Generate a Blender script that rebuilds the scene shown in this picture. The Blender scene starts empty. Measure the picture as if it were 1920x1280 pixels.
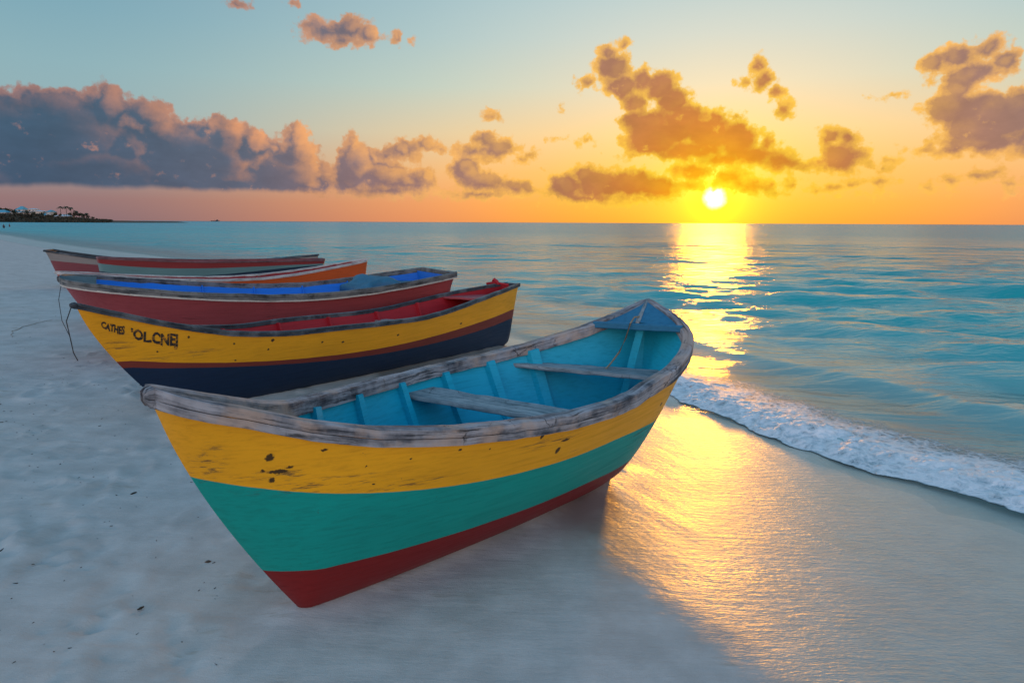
import bpy, bmesh, math, random
import numpy as np
from mathutils import Vector
R = math.radians
S = bpy.context.scene
COL = S.collection

# ------------------------------------------------------------------ camera
CAM_Z, FPX, PITCH, ROLL = 2.0, 1280.0, math.atan((640 - 417) / 1280.0), R(0.27)
cam_data = bpy.data.cameras.new('camera')
cam_data.sensor_width = 36.0
cam_data.lens = 24.0
cam_data.clip_start = 0.05
cam_data.clip_end = 90000
camera = bpy.data.objects.new('camera', cam_data)
COL.objects.link(camera)
camera.location = (0, 0, CAM_Z)
from mathutils import Matrix
camera.rotation_euler = (Matrix.Rotation(math.pi / 2 - PITCH, 3, 'X') @ Matrix.Rotation(ROLL, 3, 'Z')).to_euler()
S.camera = camera

def pix_dir(px, py):
    """unit direction in the world seen at a point of the 1920x1280 photograph"""
    X, Y = px - 960, py - 640
    X, Y = X * math.cos(ROLL) + Y * math.sin(ROLL), -X * math.sin(ROLL) + Y * math.cos(ROLL)
    x, u = X / FPX, -Y / FPX
    v = Vector((x, math.cos(PITCH) + u * math.sin(PITCH), -math.sin(PITCH) + u * math.cos(PITCH)))
    return v.normalized()
def pix_azel(px, py):
    v = pix_dir(px, py)
    return math.degrees(math.atan2(v.x, v.y)), math.degrees(math.asin(v.z))
def pix_at(px, py, dist):
    """point at horizontal distance dist seen at that point"""
    v = pix_dir(px, py)
    k = dist / math.hypot(v.x, v.y)
    return Vector((v.x * k, v.y * k, CAM_Z + v.z * k))

S.view_settings.view_transform = 'Standard'
S.view_settings.look = 'None'
S.view_settings.exposure = 0.0
S.view_settings.gamma = 1.0
S.cycles.sample_clamp_indirect = 6.0
S.cycles.sample_clamp_direct = 0.0
S.cycles.use_denoising = True
S.cycles.max_bounces = 6
S.cycles.transparent_max_bounces = 12

# ------------------------------------------------------------------ node helper
def lin(r, g, b):
    f = lambda c: (c / 255 / 12.92) if c / 255 <= 0.04045 else ((c / 255 + 0.055) / 1.055) ** 2.4
    return (f(r), f(g), f(b), 1.0)

class NT:
    def __init__(s, tree):
        s.t = tree
    def new(s, kind, **kw):
        n = s.t.nodes.new(kind)
        for k, v in kw.items():
            setattr(n, k, v)
        return n
    def put(s, sock, val):
        if val is None:
            return
        if isinstance(val, bpy.types.NodeSocket):
            s.t.links.new(val, sock)
        elif hasattr(sock, 'default_value'):
            try:
                sock.default_value = val
            except Exception:
                sock.default_value = tuple(val)[:3] if hasattr(val, '__len__') else (val,) * 3
    def m(s, op, a=None, b=None, c=None, clamp=False):
        n = s.new('ShaderNodeMath', operation=op, use_clamp=clamp)
        for i, v in enumerate((a, b, c)):
            s.put(n.inputs[i], v)
        return n.outputs[0]
    def v(s, op, a=None, b=None, c=None, out=0):
        n = s.new('ShaderNodeVectorMath', operation=op)
        for i, v in enumerate((a, b, c)):
            s.put(n.inputs[i], v)
        return n.outputs['Value'] if op in ('LENGTH', 'DOT_PRODUCT', 'DISTANCE') else n.outputs[0]
    def mix(s, f, a, b, mode='MIX'):
        n = s.new('ShaderNodeMix', data_type='RGBA', blend_type=mode)
        s.put(n.inputs[0], f); s.put(n.inputs[6], a); s.put(n.inputs[7], b)
        return n.outputs[2]
    def rng(s, x, a, b, c=0.0, d=1.0, kind='SMOOTHSTEP'):
        n = s.new('ShaderNodeMapRange', interpolation_type=kind)
        for i, v in enumerate((x, a, b, c, d)):
            s.put(n.inputs[i], v)
        return n.outputs[0]
    def ramp(s, x, stops, kind='LINEAR'):
        n = s.new('ShaderNodeValToRGB')
        n.color_ramp.interpolation = kind
        e = n.color_ramp.elements
        while len(e) < len(stops):
            e.new(0.5)
        for el, (p, c) in zip(e, stops):
            el.position = p
            el.color = c
        s.put(n.inputs[0], x)
        return n.outputs[0]
    def noise(s, vec, scale=5.0, detail=4.0, rough=0.5, dist=0.0, col=False, lac=2.0):
        n = s.new('ShaderNodeTexNoise')
        s.put(n.inputs['Vector'], vec)
        n.inputs['Scale'].default_value = scale
        n.inputs['Detail'].default_value = detail
        n.inputs['Roughness'].default_value = rough
        n.inputs['Distortion'].default_value = dist
        n.inputs['Lacunarity'].default_value = lac
        return n.outputs['Color' if col else 'Fac']
    def voro(s, vec, scale=5.0, feature='F1', out='Distance', detail=0.0, rand=1.0, smooth=None):
        n = s.new('ShaderNodeTexVoronoi', feature=feature)
        s.put(n.inputs['Vector'], vec)
        n.inputs['Scale'].default_value = scale
        n.inputs['Randomness'].default_value = rand
        n.inputs['Detail'].default_value = detail
        if smooth is not None and 'Smoothness' in n.inputs:
            n.inputs['Smoothness'].default_value = smooth
        return n.outputs[out]
    def xyz(s, x=0.0, y=0.0, z=0.0):
        n = s.new('ShaderNodeCombineXYZ')
        for i, v in enumerate((x, y, z)):
            s.put(n.inputs[i], v)
        return n.outputs[0]
    def sep(s, vec):
        n = s.new('ShaderNodeSeparateXYZ')
        s.put(n.inputs[0], vec)
        return n.outputs

# ------------------------------------------------------------------ sun and sky
SUN_AZ, SUN_EL = pix_azel(1340, 371)
sun_dir = pix_dir(1340, 371)
sun_data = bpy.data.lights.new('sun', 'SUN')
sun_data.energy = 0.7
sun_data.angle = R(4.0)
sun_data.color = (1.0, 0.375, 0.01)
sun = bpy.data.objects.new('sun', sun_data)
COL.objects.link(sun)
lamp_dir = Vector((math.sin(R(SUN_AZ)) * math.cos(R(6.5)), math.cos(R(SUN_AZ)) * math.cos(R(6.5)), math.sin(R(6.5))))
sun.rotation_euler = (-lamp_dir).to_track_quat('-Z', 'Y').to_euler()
sun.location = (30, 100, 40)

world = bpy.data.worlds.new('World')
S.world = world
world.use_nodes = True
wt = world.node_tree
wt.nodes.clear()
W = NT(wt)
dirn = W.v('NORMALIZE', W.new('ShaderNodeTexCoord').outputs['Generated'])
dx, dy, dz = W.sep(dirn)
AZ = W.m('MULTIPLY', W.m('ARCTAN2', dx, dy), 180 / math.pi)
EL = W.m('MULTIPLY', W.m('ARCSINE', dz), 180 / math.pi)
ANG = W.m('MULTIPLY', W.m('ARCCOSINE', W.m('MINIMUM', W.v('DOT_PRODUCT', dirn, tuple(sun_dir)), 0.9999999)), 180 / math.pi)
DAZ = W.m('ABSOLUTE', W.m('WRAP', W.m('SUBTRACT', AZ, SUN_AZ), 180.0, -180.0))
e01 = W.m('DIVIDE', W.m('MAXIMUM', EL, 0.0), 40.0)
def sky_ramp(stops):
    return W.ramp(e01, [(e / 40.0, lin(*c)) for e, c in stops], 'LINEAR')
near_sun = sky_ramp([(0, (250, 158, 52)), (1.5, (254, 170, 56)), (4, (248, 184, 94)), (7, (240, 203, 146)), (10.5, (214, 211, 188)), (14, (193, 208, 203)), (17.5, (174, 202, 207)), (26, (150, 190, 205)), (40, (112, 158, 190))])
mid_sun = sky_ramp([(0, (242, 150, 92)), (1.5, (246, 160, 98)), (4, (247, 186, 120)), (7, (232, 205, 160)), (10.5, (196, 209, 194)), (14, (176, 201, 201)), (17.5, (162, 193, 200)), (26, (125, 172, 192)), (40, (95, 142, 175))])
far_sun = sky_ramp([(0, (138, 112, 118)), (1.5, (150, 118, 120)), (4, (160, 150, 150)), (7, (150, 178, 182)), (10.5, (142, 178, 186)), (14, (128, 170, 184)), (17.5, (118, 161, 181)), (26, (98, 145, 172)), (40, (82, 125, 160))])
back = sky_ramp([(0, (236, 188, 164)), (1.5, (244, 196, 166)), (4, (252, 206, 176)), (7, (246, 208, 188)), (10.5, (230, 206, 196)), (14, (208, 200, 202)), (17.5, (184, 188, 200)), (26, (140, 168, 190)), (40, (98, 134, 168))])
sky = W.mix(W.rng(DAZ, 6, 26), near_sun, mid_sun)
sky = W.mix(W.rng(DAZ, 15, 50), sky, far_sun)
BACK_FILL = W.rng(DAZ, 62, 118, 1.0, 2.25)  # unseen sky behind the camera, warmed and boosted as added fill for the hulls
sky = W.v('MULTIPLY', W.mix(W.rng(DAZ, 60, 115), sky, back), W.xyz(BACK_FILL, BACK_FILL, BACK_FILL))
# the low band of sky glows wide of the sun
GLOW = W.m('EXPONENT', W.m('MULTIPLY', W.m('POWER', W.m('DIVIDE', ANG, 1.7), 1.0), -1.0))
GLOW2 = W.m('EXPONENT', W.m('MULTIPLY', W.m('DIVIDE', ANG, 6.0), -1.0))
# a physical low-sun sky adds its own scatter
nish = W.new('ShaderNodeTexSky', sky_type='NISHITA')
nish.sun_disc = False
nish.sun_elevation = R(6.5)
nish.sun_rotation = R(SUN_AZ)
nish.air_density = 1.2
nish.dust_density = 2.0
sky = W.v('ADD', W.v('MULTIPLY', sky, (0.95, 0.96, 0.97)), W.v('MULTIPLY', nish.outputs[0], (0.006, 0.006, 0.006)))

# ------------------------------------------------------------------ clouds: billows laid out over the vault of the sky
BLOBS = [  # photo px: cx, cy, rx, ry
 # the long bank on the left
 (60,250,260,80),(120,215,170,52),(205,182,30,34),(205,205,60,40),(30,225,90,50),(-60,260,160,95),(270,215,70,36),(257,275,50,45),(235,300,60,40),(60,300,90,40),(300,250,60,38),
 (-40,330,260,50),(180,320,260,62),(380,300,130,74),(430,262,52,42),(400,245,34,30),(480,272,38,34),(515,282,25,24),(556,262,28,42),(560,292,48,34),
 (540,325,84,50),(440,335,190,38),(330,270,60,40),(250,345,400,26),(585,345,60,26),
 # the broken row in the middle
 (663,280,20,34),(668,310,46,46),(650,335,40,36),(715,330,66,34),(770,342,60,24),(800,330,22,20),(730,358,110,18),
 (725,290,34,18),(755,282,44,24),(800,272,26,20),(828,282,14,10),
 (912,262,38,22),(930,280,50,24),(880,285,38,16),(920,300,40,10),(920,219,25,13),(996,290,22,15),(975,300,18,10),
 (872,318,34,36),(905,338,56,28),(960,350,54,20),(990,352,26,18),(900,365,90,14),
 (1102,264,28,12),(1052,262,18,9),(1015,318,5,5),
 # the tall ragged cloud above the sun
 (1166,86,19,16),(1140,100,24,26),(1150,128,46,34),(1104,156,28,16),(1165,160,44,34),(1188,195,32,30),(1205,150,34,30),
 (1238,162,40,38),(1262,190,38,40),(1190,222,34,24),(1216,228,62,34),(1225,258,72,44),(1285,232,56,44),(1342,222,28,24),(1330,250,70,42),
 (1385,262,50,40),(1376,222,18,14),(1290,282,110,26),(1410,290,80,28),(1460,306,60,24),(1500,316,34,14),(1185,290,34,12),(1350,300,80,22),(1440,270,24,24),
 # low banks beside and above the sun
 (1060,350,42,34),(1095,330,26,28),(1120,346,62,36),(1180,346,70,34),(1100,370,90,18),(1230,352,56,30),(1200,372,70,10),
 (1300,322,60,22),(1290,346,36,18),(1366,334,58,22),(1420,350,60,18),(1455,362,60,10),(1390,345,36,14),(1490,345,30,14),
 # towers to the right
 (1424,122,20,22),(1430,148,30,24),(1400,155,22,14),(1455,172,24,20),(1470,205,26,20),(1462,195,15,14),
 (1560,256,30,24),(1590,262,26,22),(1580,292,54,34),(1570,308,64,22),(1625,314,28,10),(1668,300,26,10),(1655,318,16,8),
 (1752,122,34,28),(1795,106,46,32),(1850,92,44,26),(1885,118,42,30),(1820,140,78,34),(1872,140,50,18),(1800,165,46,30),
 (1790,205,72,44),(1850,225,100,60),(1900,215,80,52),(1840,268,120,32),(1780,282,78,16),(1930,262,60,36),(1735,285,40,8),(1912,170,24,16),
 # flecks low on the right and high up
 (1650,342,42,12),(1742,352,30,11),(1775,340,34,12),(1830,330,40,14),(1862,322,30,12),(1890,345,46,12),(1905,362,40,12),(1560,352,40,12),(1705,362,50,8),(1620,362,40,9),
 (1600,345,30,11),(1530,358,34,11),
 (622,58,62,25),(656,52,42,28),(692,66,28,26),(640,76,60,14),(585,48,34,16),(742,68,12,17),(770,74,9,7),(447,8,26,13),(548,4,14,9),
 (985,300,14,8),(1052,200,6,14),(1672,180,36,8),(1310,215,24,20),
]
def blob_coords(b):
    a, e = pix_azel(b[0], b[1])
    a2, _ = pix_azel(b[0] + b[2], b[1])
    a1, _ = pix_azel(b[0] - b[2], b[1])
    _, e2 = pix_azel(b[0], b[1] - b[3])
    _, e1 = pix_azel(b[0], b[1] + b[3])
    return a, e, max((a2 - a1) / 2, .15), max((e2 - e1) / 2, .12)
pvec = W.xyz(AZ, EL, 0.0)
to_sun = W.v('NORMALIZE', W.v('SUBTRACT', (SUN_AZ, SUN_EL + 1.5, 0.0), pvec))
# shared turbulence: ragged outlines, billows and soft streaks
warp = W.v('SUBTRACT', W.noise(pvec, 0.8, 5, 0.62, col=True), (0.5, 0.5, 0.5))
P1 = W.v('MULTIPLY_ADD', warp, (1.3, 0.95, 0.0), pvec)
P2 = W.v('MULTIPLY_ADD', W.v('ADD', to_sun, (0.0, 0.55, 0.0)), (0.85, 0.85, 0.0), P1)
bil = W.voro(P1, 0.95, 'SMOOTH_F1', detail=2.0, smooth=0.3)
fb = W.noise(pvec, 1.1, 9, 0.61)
TURB = W.m('ADD', W.m('MULTIPLY', W.m('SUBTRACT', 0.45, bil), 0.55), W.m('MULTIPLY', W.m('SUBTRACT', fb, 0.5), 1.35))
BASE = W.m('MULTIPLY', W.ramp(W.m('DIVIDE', W.m('ADD', AZ, 45.0), 90.0), [(0.0, (.23,) * 3 + (1,)), (.31, (.215,) * 3 + (1,)), (.33, (.15,) * 3 + (1,)), (.5, (.145,) * 3 + (1,)), (.52, (.10,) * 3 + (1,)), (1, (.08,) * 3 + (1,))]), 10.0)
BASE = W.m('ADD', BASE, W.m('MULTIPLY', W.m('SUBTRACT', W.noise(W.v('MULTIPLY', pvec, (0.35, 0.0, 0)), 1.0, 3, 0.5), 0.5), 0.8))
FLOOR = W.rng(W.m('SUBTRACT', EL, BASE), -0.15, 0.4)
a01 = W.m('DIVIDE', ANG, 60.0)
shade_c = W.ramp(a01, [(0.0, lin(255, 190, 10)), (0.05, lin(238, 150, 16)), (0.10, lin(208, 124, 46)), (0.2, lin(174, 116, 84)), (0.33, lin(158, 118, 108)), (0.45, lin(138, 112, 116)), (0.62, lin(86, 97, 117)), (0.85, lin(58, 84, 109)), (1, lin(64, 86, 110))])
lit_c = W.ramp(a01, [(0.0, lin(255, 230, 30)), (0.07, lin(255, 212, 50)), (0.14, lin(255, 198, 66)), (0.27, lin(255, 190, 88)), (0.45, lin(246, 176, 106)), (0.62, lin(236, 160, 110)), (0.85, lin(206, 140, 114)), (1, lin(160, 130, 125))])
soft = W.noise(W.v('MULTIPLY', pvec, (0.5, 1.0, 1)), 0.7, 6, 0.6)
SOFT3 = W.xyz(*[W.rng(soft, 0.25, 0.75, 0.85, 1.14, 'LINEAR')] * 3)
glow_c = W.v('ADD', W.v('MULTIPLY', W.xyz(GLOW, GLOW, GLOW), (2.3, 1.45, 0.02)), W.v('MULTIPLY', W.xyz(GLOW2, GLOW2, GLOW2), (0.20, 0.075, 0.0)))
wob = W.m('MULTIPLY', W.m('SUBTRACT', W.noise(pvec, 1.6, 4, 0.6), 0.5), 0.55)
core = W.rng(W.m('ADD', ANG, wob), 1.05, 0.35)
glow_c = W.v('ADD', glow_c, W.v('MULTIPLY', W.xyz(core, core, core), (4.0, 2.7, 1.5)))
gy = W.m('EXPONENT', W.m('MULTIPLY', W.m('DIVIDE', ANG, 3.4), -1.0))
sky = W.mix(W.m('MULTIPLY', gy, 0.85), sky, lin(255, 190, 25))

def field_group(blobs):
    """smooth union of the billows of one stretch of sky, as a signed distance in degrees"""
    gt = bpy.data.node_groups.new('billows', 'ShaderNodeTree')
    gt.interface.new_socket('P', in_out='INPUT', socket_type='NodeSocketVector')
    gt.interface.new_socket('D', in_out='OUTPUT', socket_type='NodeSocketFloat')
    G = NT(gt)
    p = G.new('NodeGroupInput').outputs[0]
    cur = None
    for a, e, ra, re in blobs:
        k = min(ra, re)
        q = G.v('LENGTH', G.v('MULTIPLY_ADD', p, (1 / ra, 1 / re, 0.0), (-a / ra, -e / re, 0.0)))
        q = G.m('MULTIPLY_ADD', q, k, -k)
        if cur is None:
            cur = q
        else:
            n = G.new('ShaderNodeMath', operation='SMOOTH_MIN')
            G.put(n.inputs[0], cur); G.put(n.inputs[1], q); n.inputs[2].default_value = 0.45
            cur = n.outputs[0]
    G.put(G.new('NodeGroupOutput').inputs[0], cur)
    return gt
def use_group(gt, p):
    n = W.new('ShaderNodeGroup')
    n.node_tree = gt
    W.put(n.inputs[0], p)
    return n.outputs[0]

SIDE = W.m('MULTIPLY', W.rng(ANG, 9, 26, 0.25, 1.0), W.rng(ANG, 36, 50, 1.0, 0.6))
RIM = W.rng(ANG, 12, 40, 1.0, 0.55)
def background(c):
    b = W.new('ShaderNodeBackground')
    W.put(b.inputs[0], W.mix(W.rng(EL, -1.0, -0.3), (0.05, 0.08, 0.10, 1), c))
    return b.outputs[0]

def sector(blobs):
    gt = field_group(blobs)
    f0, f1 = use_group(gt, P1), use_group(gt, P2)
    D0 = W.m('ADD', W.m('SUBTRACT', 0.29, W.m('ADD', f0, W.m('MULTIPLY', W.m('MINIMUM', W.m('ADD', f0, 0.4), 0.0), 0.8))), TURB)
    alpha = W.m('MULTIPLY', W.rng(D0, -0.02, 0.36), FLOOR)
    toward = W.m('SUBTRACT', f1, f0)
    lit = W.rng(W.m('ADD', toward, W.m('MULTIPLY', TURB, -0.35)), 0.05, 0.95)
    lit = W.m('MULTIPLY', W.m('MULTIPLY', lit, W.rng(f0, -2.0, -0.3)), SIDE)
    lit = W.m('MAXIMUM', lit, W.m('MULTIPLY', W.rng(W.m('ADD', W.m('MULTIPLY', f0, -1.15), W.m('MULTIPLY', TURB, 0.6)), 0.78, 0.02), RIM), clamp=True)
    lit = W.m('MAXIMUM', lit, W.m('MULTIPLY', W.rng(W.m('ADD', fb, W.m('MULTIPLY', soft, 0.6)), 0.90, 1.12), 0.5), clamp=True)
    cl = W.v('MULTIPLY', W.mix(lit, shade_c, lit_c), SOFT3)
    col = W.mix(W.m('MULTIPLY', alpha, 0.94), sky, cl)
    thin = W.m('SUBTRACT', 1.0, W.m('MULTIPLY', alpha, 0.88))
    return background(W.v('ADD', col, W.v('MULTIPLY', glow_c, W.xyz(thin, thin, thin))))

def choose(cond, yes, no):
    n = W.new('ShaderNodeMixShader')
    W.put(n.inputs[0], cond); W.put(n.inputs[1], no); W.put(n.inputs[2], yes)
    return n.outputs[0]

ALL = [blob_coords(b) for b in BLOBS]
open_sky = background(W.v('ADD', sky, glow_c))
CUTS = [-46, -37, -31, -25, -19, -12, -6, -1, 3.5, 7, 10, 13, 16, 20, 26, 32, 46]
MARGIN = 2.6
def tree(i, j):
    if j - i == 1:
        bl = [b for b in ALL if b[0] + b[2] + MARGIN > CUTS[i] and b[0] - b[2] - MARGIN < CUTS[j]]
        return sector(bl) if bl else open_sky
    k = (i + j) // 2
    return choose(W.m('LESS_THAN', AZ, CUTS[k]), tree(i, k), tree(k, j))
# the far side of the vault carries only faint streaks of grey cloud
stk = W.rng(W.noise(W.v('MULTIPLY', pvec, (0.04, 0.11, 1)), 1.0, 5, 0.6), 0.5, 0.72)
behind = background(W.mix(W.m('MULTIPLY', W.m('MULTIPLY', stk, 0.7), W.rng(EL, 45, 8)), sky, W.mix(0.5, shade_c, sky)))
in_view = W.m('MULTIPLY', W.m('LESS_THAN', W.m('ABSOLUTE', AZ), 46.0), W.m('MULTIPLY', W.m('LESS_THAN', EL, 19.5), W.m('GREATER_THAN', EL, -0.5)))
front = W.m('LESS_THAN', W.m('ABSOLUTE', AZ), 46.0)
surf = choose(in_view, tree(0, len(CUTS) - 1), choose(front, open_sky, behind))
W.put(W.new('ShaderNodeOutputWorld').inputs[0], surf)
world.cycles.sampling_method = 'MANUAL'
world.cycles.sample_map_resolution = 1024

# ------------------------------------------------------------------ scene helpers
def tag(o, label=None, cat=None, group=None, kind=None):
    if label: o['label'] = label
    if cat: o['category'] = cat
    if group: o['group'] = group
    if kind: o['kind'] = kind
    return o
def empty(name, loc=(0, 0, 0), rotz=0.0):
    o = bpy.data.objects.new(name, None)
    o.empty_display_size = 0.2
    COL.objects.link(o)
    o.location = loc
    o.rotation_euler = (0, 0, rotz)
    return o
def mesh_obj(name, verts, faces, mat=None, parent=None, smooth=True, attrs=None):
    me = bpy.data.meshes.new(name)
    me.from_pydata([tuple(map(float, v)) for v in verts], [], [tuple(map(int, f)) for f in faces])
    if smooth:
        me.polygons.foreach_set('use_smooth', [True] * len(me.polygons))
    for k, vals in (attrs or {}).items():
        at = me.attributes.new(k, 'FLOAT', 'POINT')
        at.data.foreach_set('value', np.asarray(vals, np.float32))
    if mat:
        me.materials.append(mat)
    me.update()
    o = bpy.data.objects.new(name, me)
    COL.objects.link(o)
    if parent:
        o.parent = parent
    return o
def grid_obj(name, X, Y, Z, mat, attrs=None, keep=None, parent=None):
    """a sheet from 2-D arrays of coordinates"""
    n, m = X.shape
    co = np.stack([X, Y, Z], -1).reshape(-1, 3).astype(np.float32)
    idx = np.arange(n * m).reshape(n, m)
    f = np.stack([idx[:-1, :-1], idx[1:, :-1], idx[1:, 1:], idx[:-1, 1:]], -1).reshape(-1, 4)
    if keep is not None:
        k = keep.ravel()
        f = f[k[f].any(1)]
    used = np.zeros(n * m, bool); used[f.ravel()] = True
    remap = np.cumsum(used) - 1
    co = co[used]; f = remap[f].astype(np.int32)
    me = bpy.data.meshes.new(name)
    me.vertices.add(len(co)); me.vertices.foreach_set('co', co.ravel())
    me.loops.add(f.size); me.loops.foreach_set('vertex_index', f.ravel())
    me.polygons.add(len(f))
    me.polygons.foreach_set('loop_start', np.arange(0, f.size, 4, dtype=np.int32))
    me.polygons.foreach_set('use_smooth', np.ones(len(f), bool))
    for k, vals in (attrs or {}).items():
        at = me.attributes.new(k, 'FLOAT', 'POINT')
        at.data.foreach_set('value', np.asarray(vals, np.float32).ravel()[used])
    me.materials.append(mat)
    me.update(calc_edges=True)
    me.validate()
    o = bpy.data.objects.new(name, me)
    COL.objects.link(o)
    if parent: o.parent = parent
    return o
def smooth01(x, a, b):
    t = np.clip((x - a) / (b - a), 0, 1)
    return t * t * (3 - 2 * t)
def _hash(i, j, seed):
    n = (i.astype(np.int64) * 374761393 + j.astype(np.int64) * 668265263 + seed * 974634777) & 0x7fffffff
    n = ((n ^ (n >> 13)) * 1274126177) & 0x7fffffff
    n = (n ^ (n >> 16)) & 0xffff
    return n / 65535.0
def vnoise(x, y, seed=0):
    i = np.floor(x); j = np.floor(y)
    fx, fy = x - i, y - j
    fx = fx * fx * fx * (fx * (fx * 6 - 15) + 10); fy = fy * fy * fy * (fy * (fy * 6 - 15) + 10)
    a, b = _hash(i, j, seed), _hash(i + 1, j, seed)
    c, d = _hash(i, j + 1, seed), _hash(i + 1, j + 1, seed)
    return (a + (b - a) * fx) * (1 - fy) + (c + (d - c) * fx) * fy - 0.5
def fbm(x, y, octs=4, gain=0.5, seed=0):
    r = 0.0; amp = 1.0
    for k in range(octs):
        ca, sa = math.cos(0.6 * k), math.sin(0.6 * k)
        r = r + amp * vnoise((x * ca - y * sa) * 2 ** k + 17.3 * k, (x * sa + y * ca) * 2 ** k + 9.1 * k, seed + k)
        amp *= gain
    return r
def spline(ts, cs, t):
    ts = np.asarray(ts, float); cs = np.asarray(cs, float); t = np.asarray(t, float)
    n = len(ts); A = np.zeros((n, n)); b = np.zeros(n); h = np.diff(ts)
    A[0, 0] = A[-1, -1] = 1
    for i in range(1, n - 1):
        A[i, i - 1] = h[i - 1]; A[i, i] = 2 * (h[i - 1] + h[i]); A[i, i + 1] = h[i]
        b[i] = 3 * ((cs[i + 1] - cs[i]) / h[i] - (cs[i] - cs[i - 1]) / h[i - 1])
    m = np.linalg.solve(A, b)
    k = np.clip(np.searchsorted(ts, t) - 1, 0, n - 2)
    d = t - ts[k]
    bb = (cs[k + 1] - cs[k]) / h[k] - h[k] * (2 * m[k] + m[k + 1]) / 3
    return cs[k] + bb * d + m[k] * d ** 2 + (m[k + 1] - m[k]) / (3 * h[k]) * d ** 3

# ------------------------------------------------------------------ the shoreline
WL = -0.18
_sp = np.array([(22, -34), (12, -12), (9, -6), (6.45, -.5), (3.84, 4.81), (3.22, 5.9), (2.75, 6.8), (2.0, 8.5), (.4, 12.3), (-4.03, 19.6), (-18.2, 38.4),
                (-25.2, 46), (-44.3, 66.5), (-80.7, 108.7), (-150, 178), (-235, 245), (-330, 300), (-420, 330)], float)
_cl = np.r_[0, np.cumsum(np.sqrt((np.diff(_sp, axis=0) ** 2).sum(1)) ** 0.6)]
_tt = np.concatenate([np.linspace(_cl[i], _cl[i + 1], 9)[:-1] for i in range(len(_cl) - 1)] + [[_cl[-1]]])
SH = np.stack([spline(_cl, _sp[:, 0], _tt), spline(_cl, _sp[:, 1], _tt)], 1)
for _ in range(6):
    SH[1:-1] = 0.25 * SH[:-2] + 0.5 * SH[1:-1] + 0.25 * SH[2:]
SEG_A, SEG_D = SH[:-1], SH[1:] - SH[:-1]
SEG_L = np.sqrt((SEG_D ** 2).sum(1))
SEG_U = np.r_[0, np.cumsum(SEG_L)]
def shore_coords(x, y):
    """u metres along the waterline, s metres out to sea (negative on the beach)"""
    sh = np.shape(x); x = np.ravel(x); y = np.ravel(y)
    U = np.empty(len(x)); Sd = np.empty(len(x))
    for k in range(0, len(x), 20000):
        px, py = x[k:k + 20000, None], y[k:k + 20000, None]
        ex, ey = px - SEG_A[:, 0], py - SEG_A[:, 1]
        t = np.clip((ex * SEG_D[:, 0] + ey * SEG_D[:, 1]) / SEG_L ** 2, 0, 1)
        qx, qy = ex - t * SEG_D[:, 0], ey - t * SEG_D[:, 1]
        D = qx * qx + qy * qy
        i = D.argmin(1); r = np.arange(len(i))
        cr = SEG_D[i, 0] * ey[r, i] - SEG_D[i, 1] * ex[r, i]
        Sd[k:k + 20000] = -np.sign(cr) * np.sqrt(D[r, i])
        U[k:k + 20000] = SEG_U[i] + t[r, i] * SEG_L[i]
    return U.reshape(sh), Sd.reshape(sh)
def shore_point(u, s):
    i = np.clip(np.searchsorted(SEG_U, u) - 1, 0, len(SEG_L) - 1)
    t = (u - SEG_U[i]) / SEG_L[i]
    # normals blended between segments
    n = np.stack([SEG_D[:, 1], -SEG_D[:, 0]], 1) / SEG_L[:, None]
    vn = np.vstack([n[:1], (n[:-1] + n[1:]) / 2, n[-1:]])
    nn = vn[i] * (1 - t)[:, None] + vn[i + 1] * t[:, None]
    nn /= np.sqrt((nn ** 2).sum(1))[:, None]
    p = SEG_A[i] + SEG_D[i] * t[:, None] + nn * np.asarray(s)[:, None]
    return p[:, 0], p[:, 1]
def beach_z(s):
    land = WL - 0.035 * np.maximum(s, -9) - 0.012 * np.maximum(np.minimum(s + 9, 0), -60)
    return np.where(s < 0, land, WL - 0.06 * np.minimum(s, 60))

# ------------------------------------------------------------------ sand
def principled(m, **kw):
    b = m.node_tree.nodes.get('Principled BSDF')
    return b
def new_mat(name):
    m = bpy.data.materials.new(name)
    m.use_nodes = True
    m.node_tree.nodes.clear()
    N = NT(m.node_tree)
    b = N.new('ShaderNodeBsdfPrincipled')
    out = N.new('ShaderNodeOutputMaterial')
    N.put(out.inputs[0], b.outputs[0])
    return m, N, b, out
def bump(N, h, strength=0.5, dist=0.01, normal=None):
    n = N.new('ShaderNodeBump')
    n.inputs['Strength'].default_value = strength
    n.inputs['Distance'].default_value = dist
    N.put(n.inputs['Height'], h)
    if normal is not None: N.put(n.inputs['Normal'], normal)
    return n.outputs[0]
def attr(N, name):
    n = N.new('ShaderNodeAttribute', attribute_name=name)
    return n.outputs['Fac']

sand_mat, N, b, _ = new_mat('beach_sand')
pos = N.new('ShaderNodeNewGeometry').outputs['Position']
sA = attr(N, 'sea_distance'); uA = attr(N, 'shore_run')
edge_n = N.noise(pos, 0.9, 5, 0.6)
edge_f = N.noise(pos, 9.0, 4, 0.65)
sw = N.m('ADD', sA, N.m('ADD', N.m('MULTIPLY', N.m('SUBTRACT', edge_n, 0.5), 0.8), N.m('MULTIPLY', N.m('SUBTRACT', edge_f, 0.5), 0.35)))
wet = N.rng(sw, -3.5, -3.05)
film = N.rng(sw, -2.2, -0.6)
grain = N.noise(pos, 420, 2, 0.7)
mott = N.noise(pos, 3.1, 6, 0.62)
streak = N.noise(N.v('MULTIPLY', pos, (2.2, 9.0, 1.0)), 1.0, 6, 0.65)
dry_c = N.mix(N.rng(mott, 0.3, 0.7), (0.46, 0.435, 0.40, 1), (0.58, 0.55, 0.51, 1))
warm = N.m('MULTIPLY', N.rng(streak, 0.56, 0.72), N.rng(N.noise(pos, 1.1, 3, 0.5), 0.48, 0.62))
dry_c = N.mix(N.m('MULTIPLY', warm, 0.75), dry_c, (0.33, 0.27, 0.20, 1))
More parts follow.
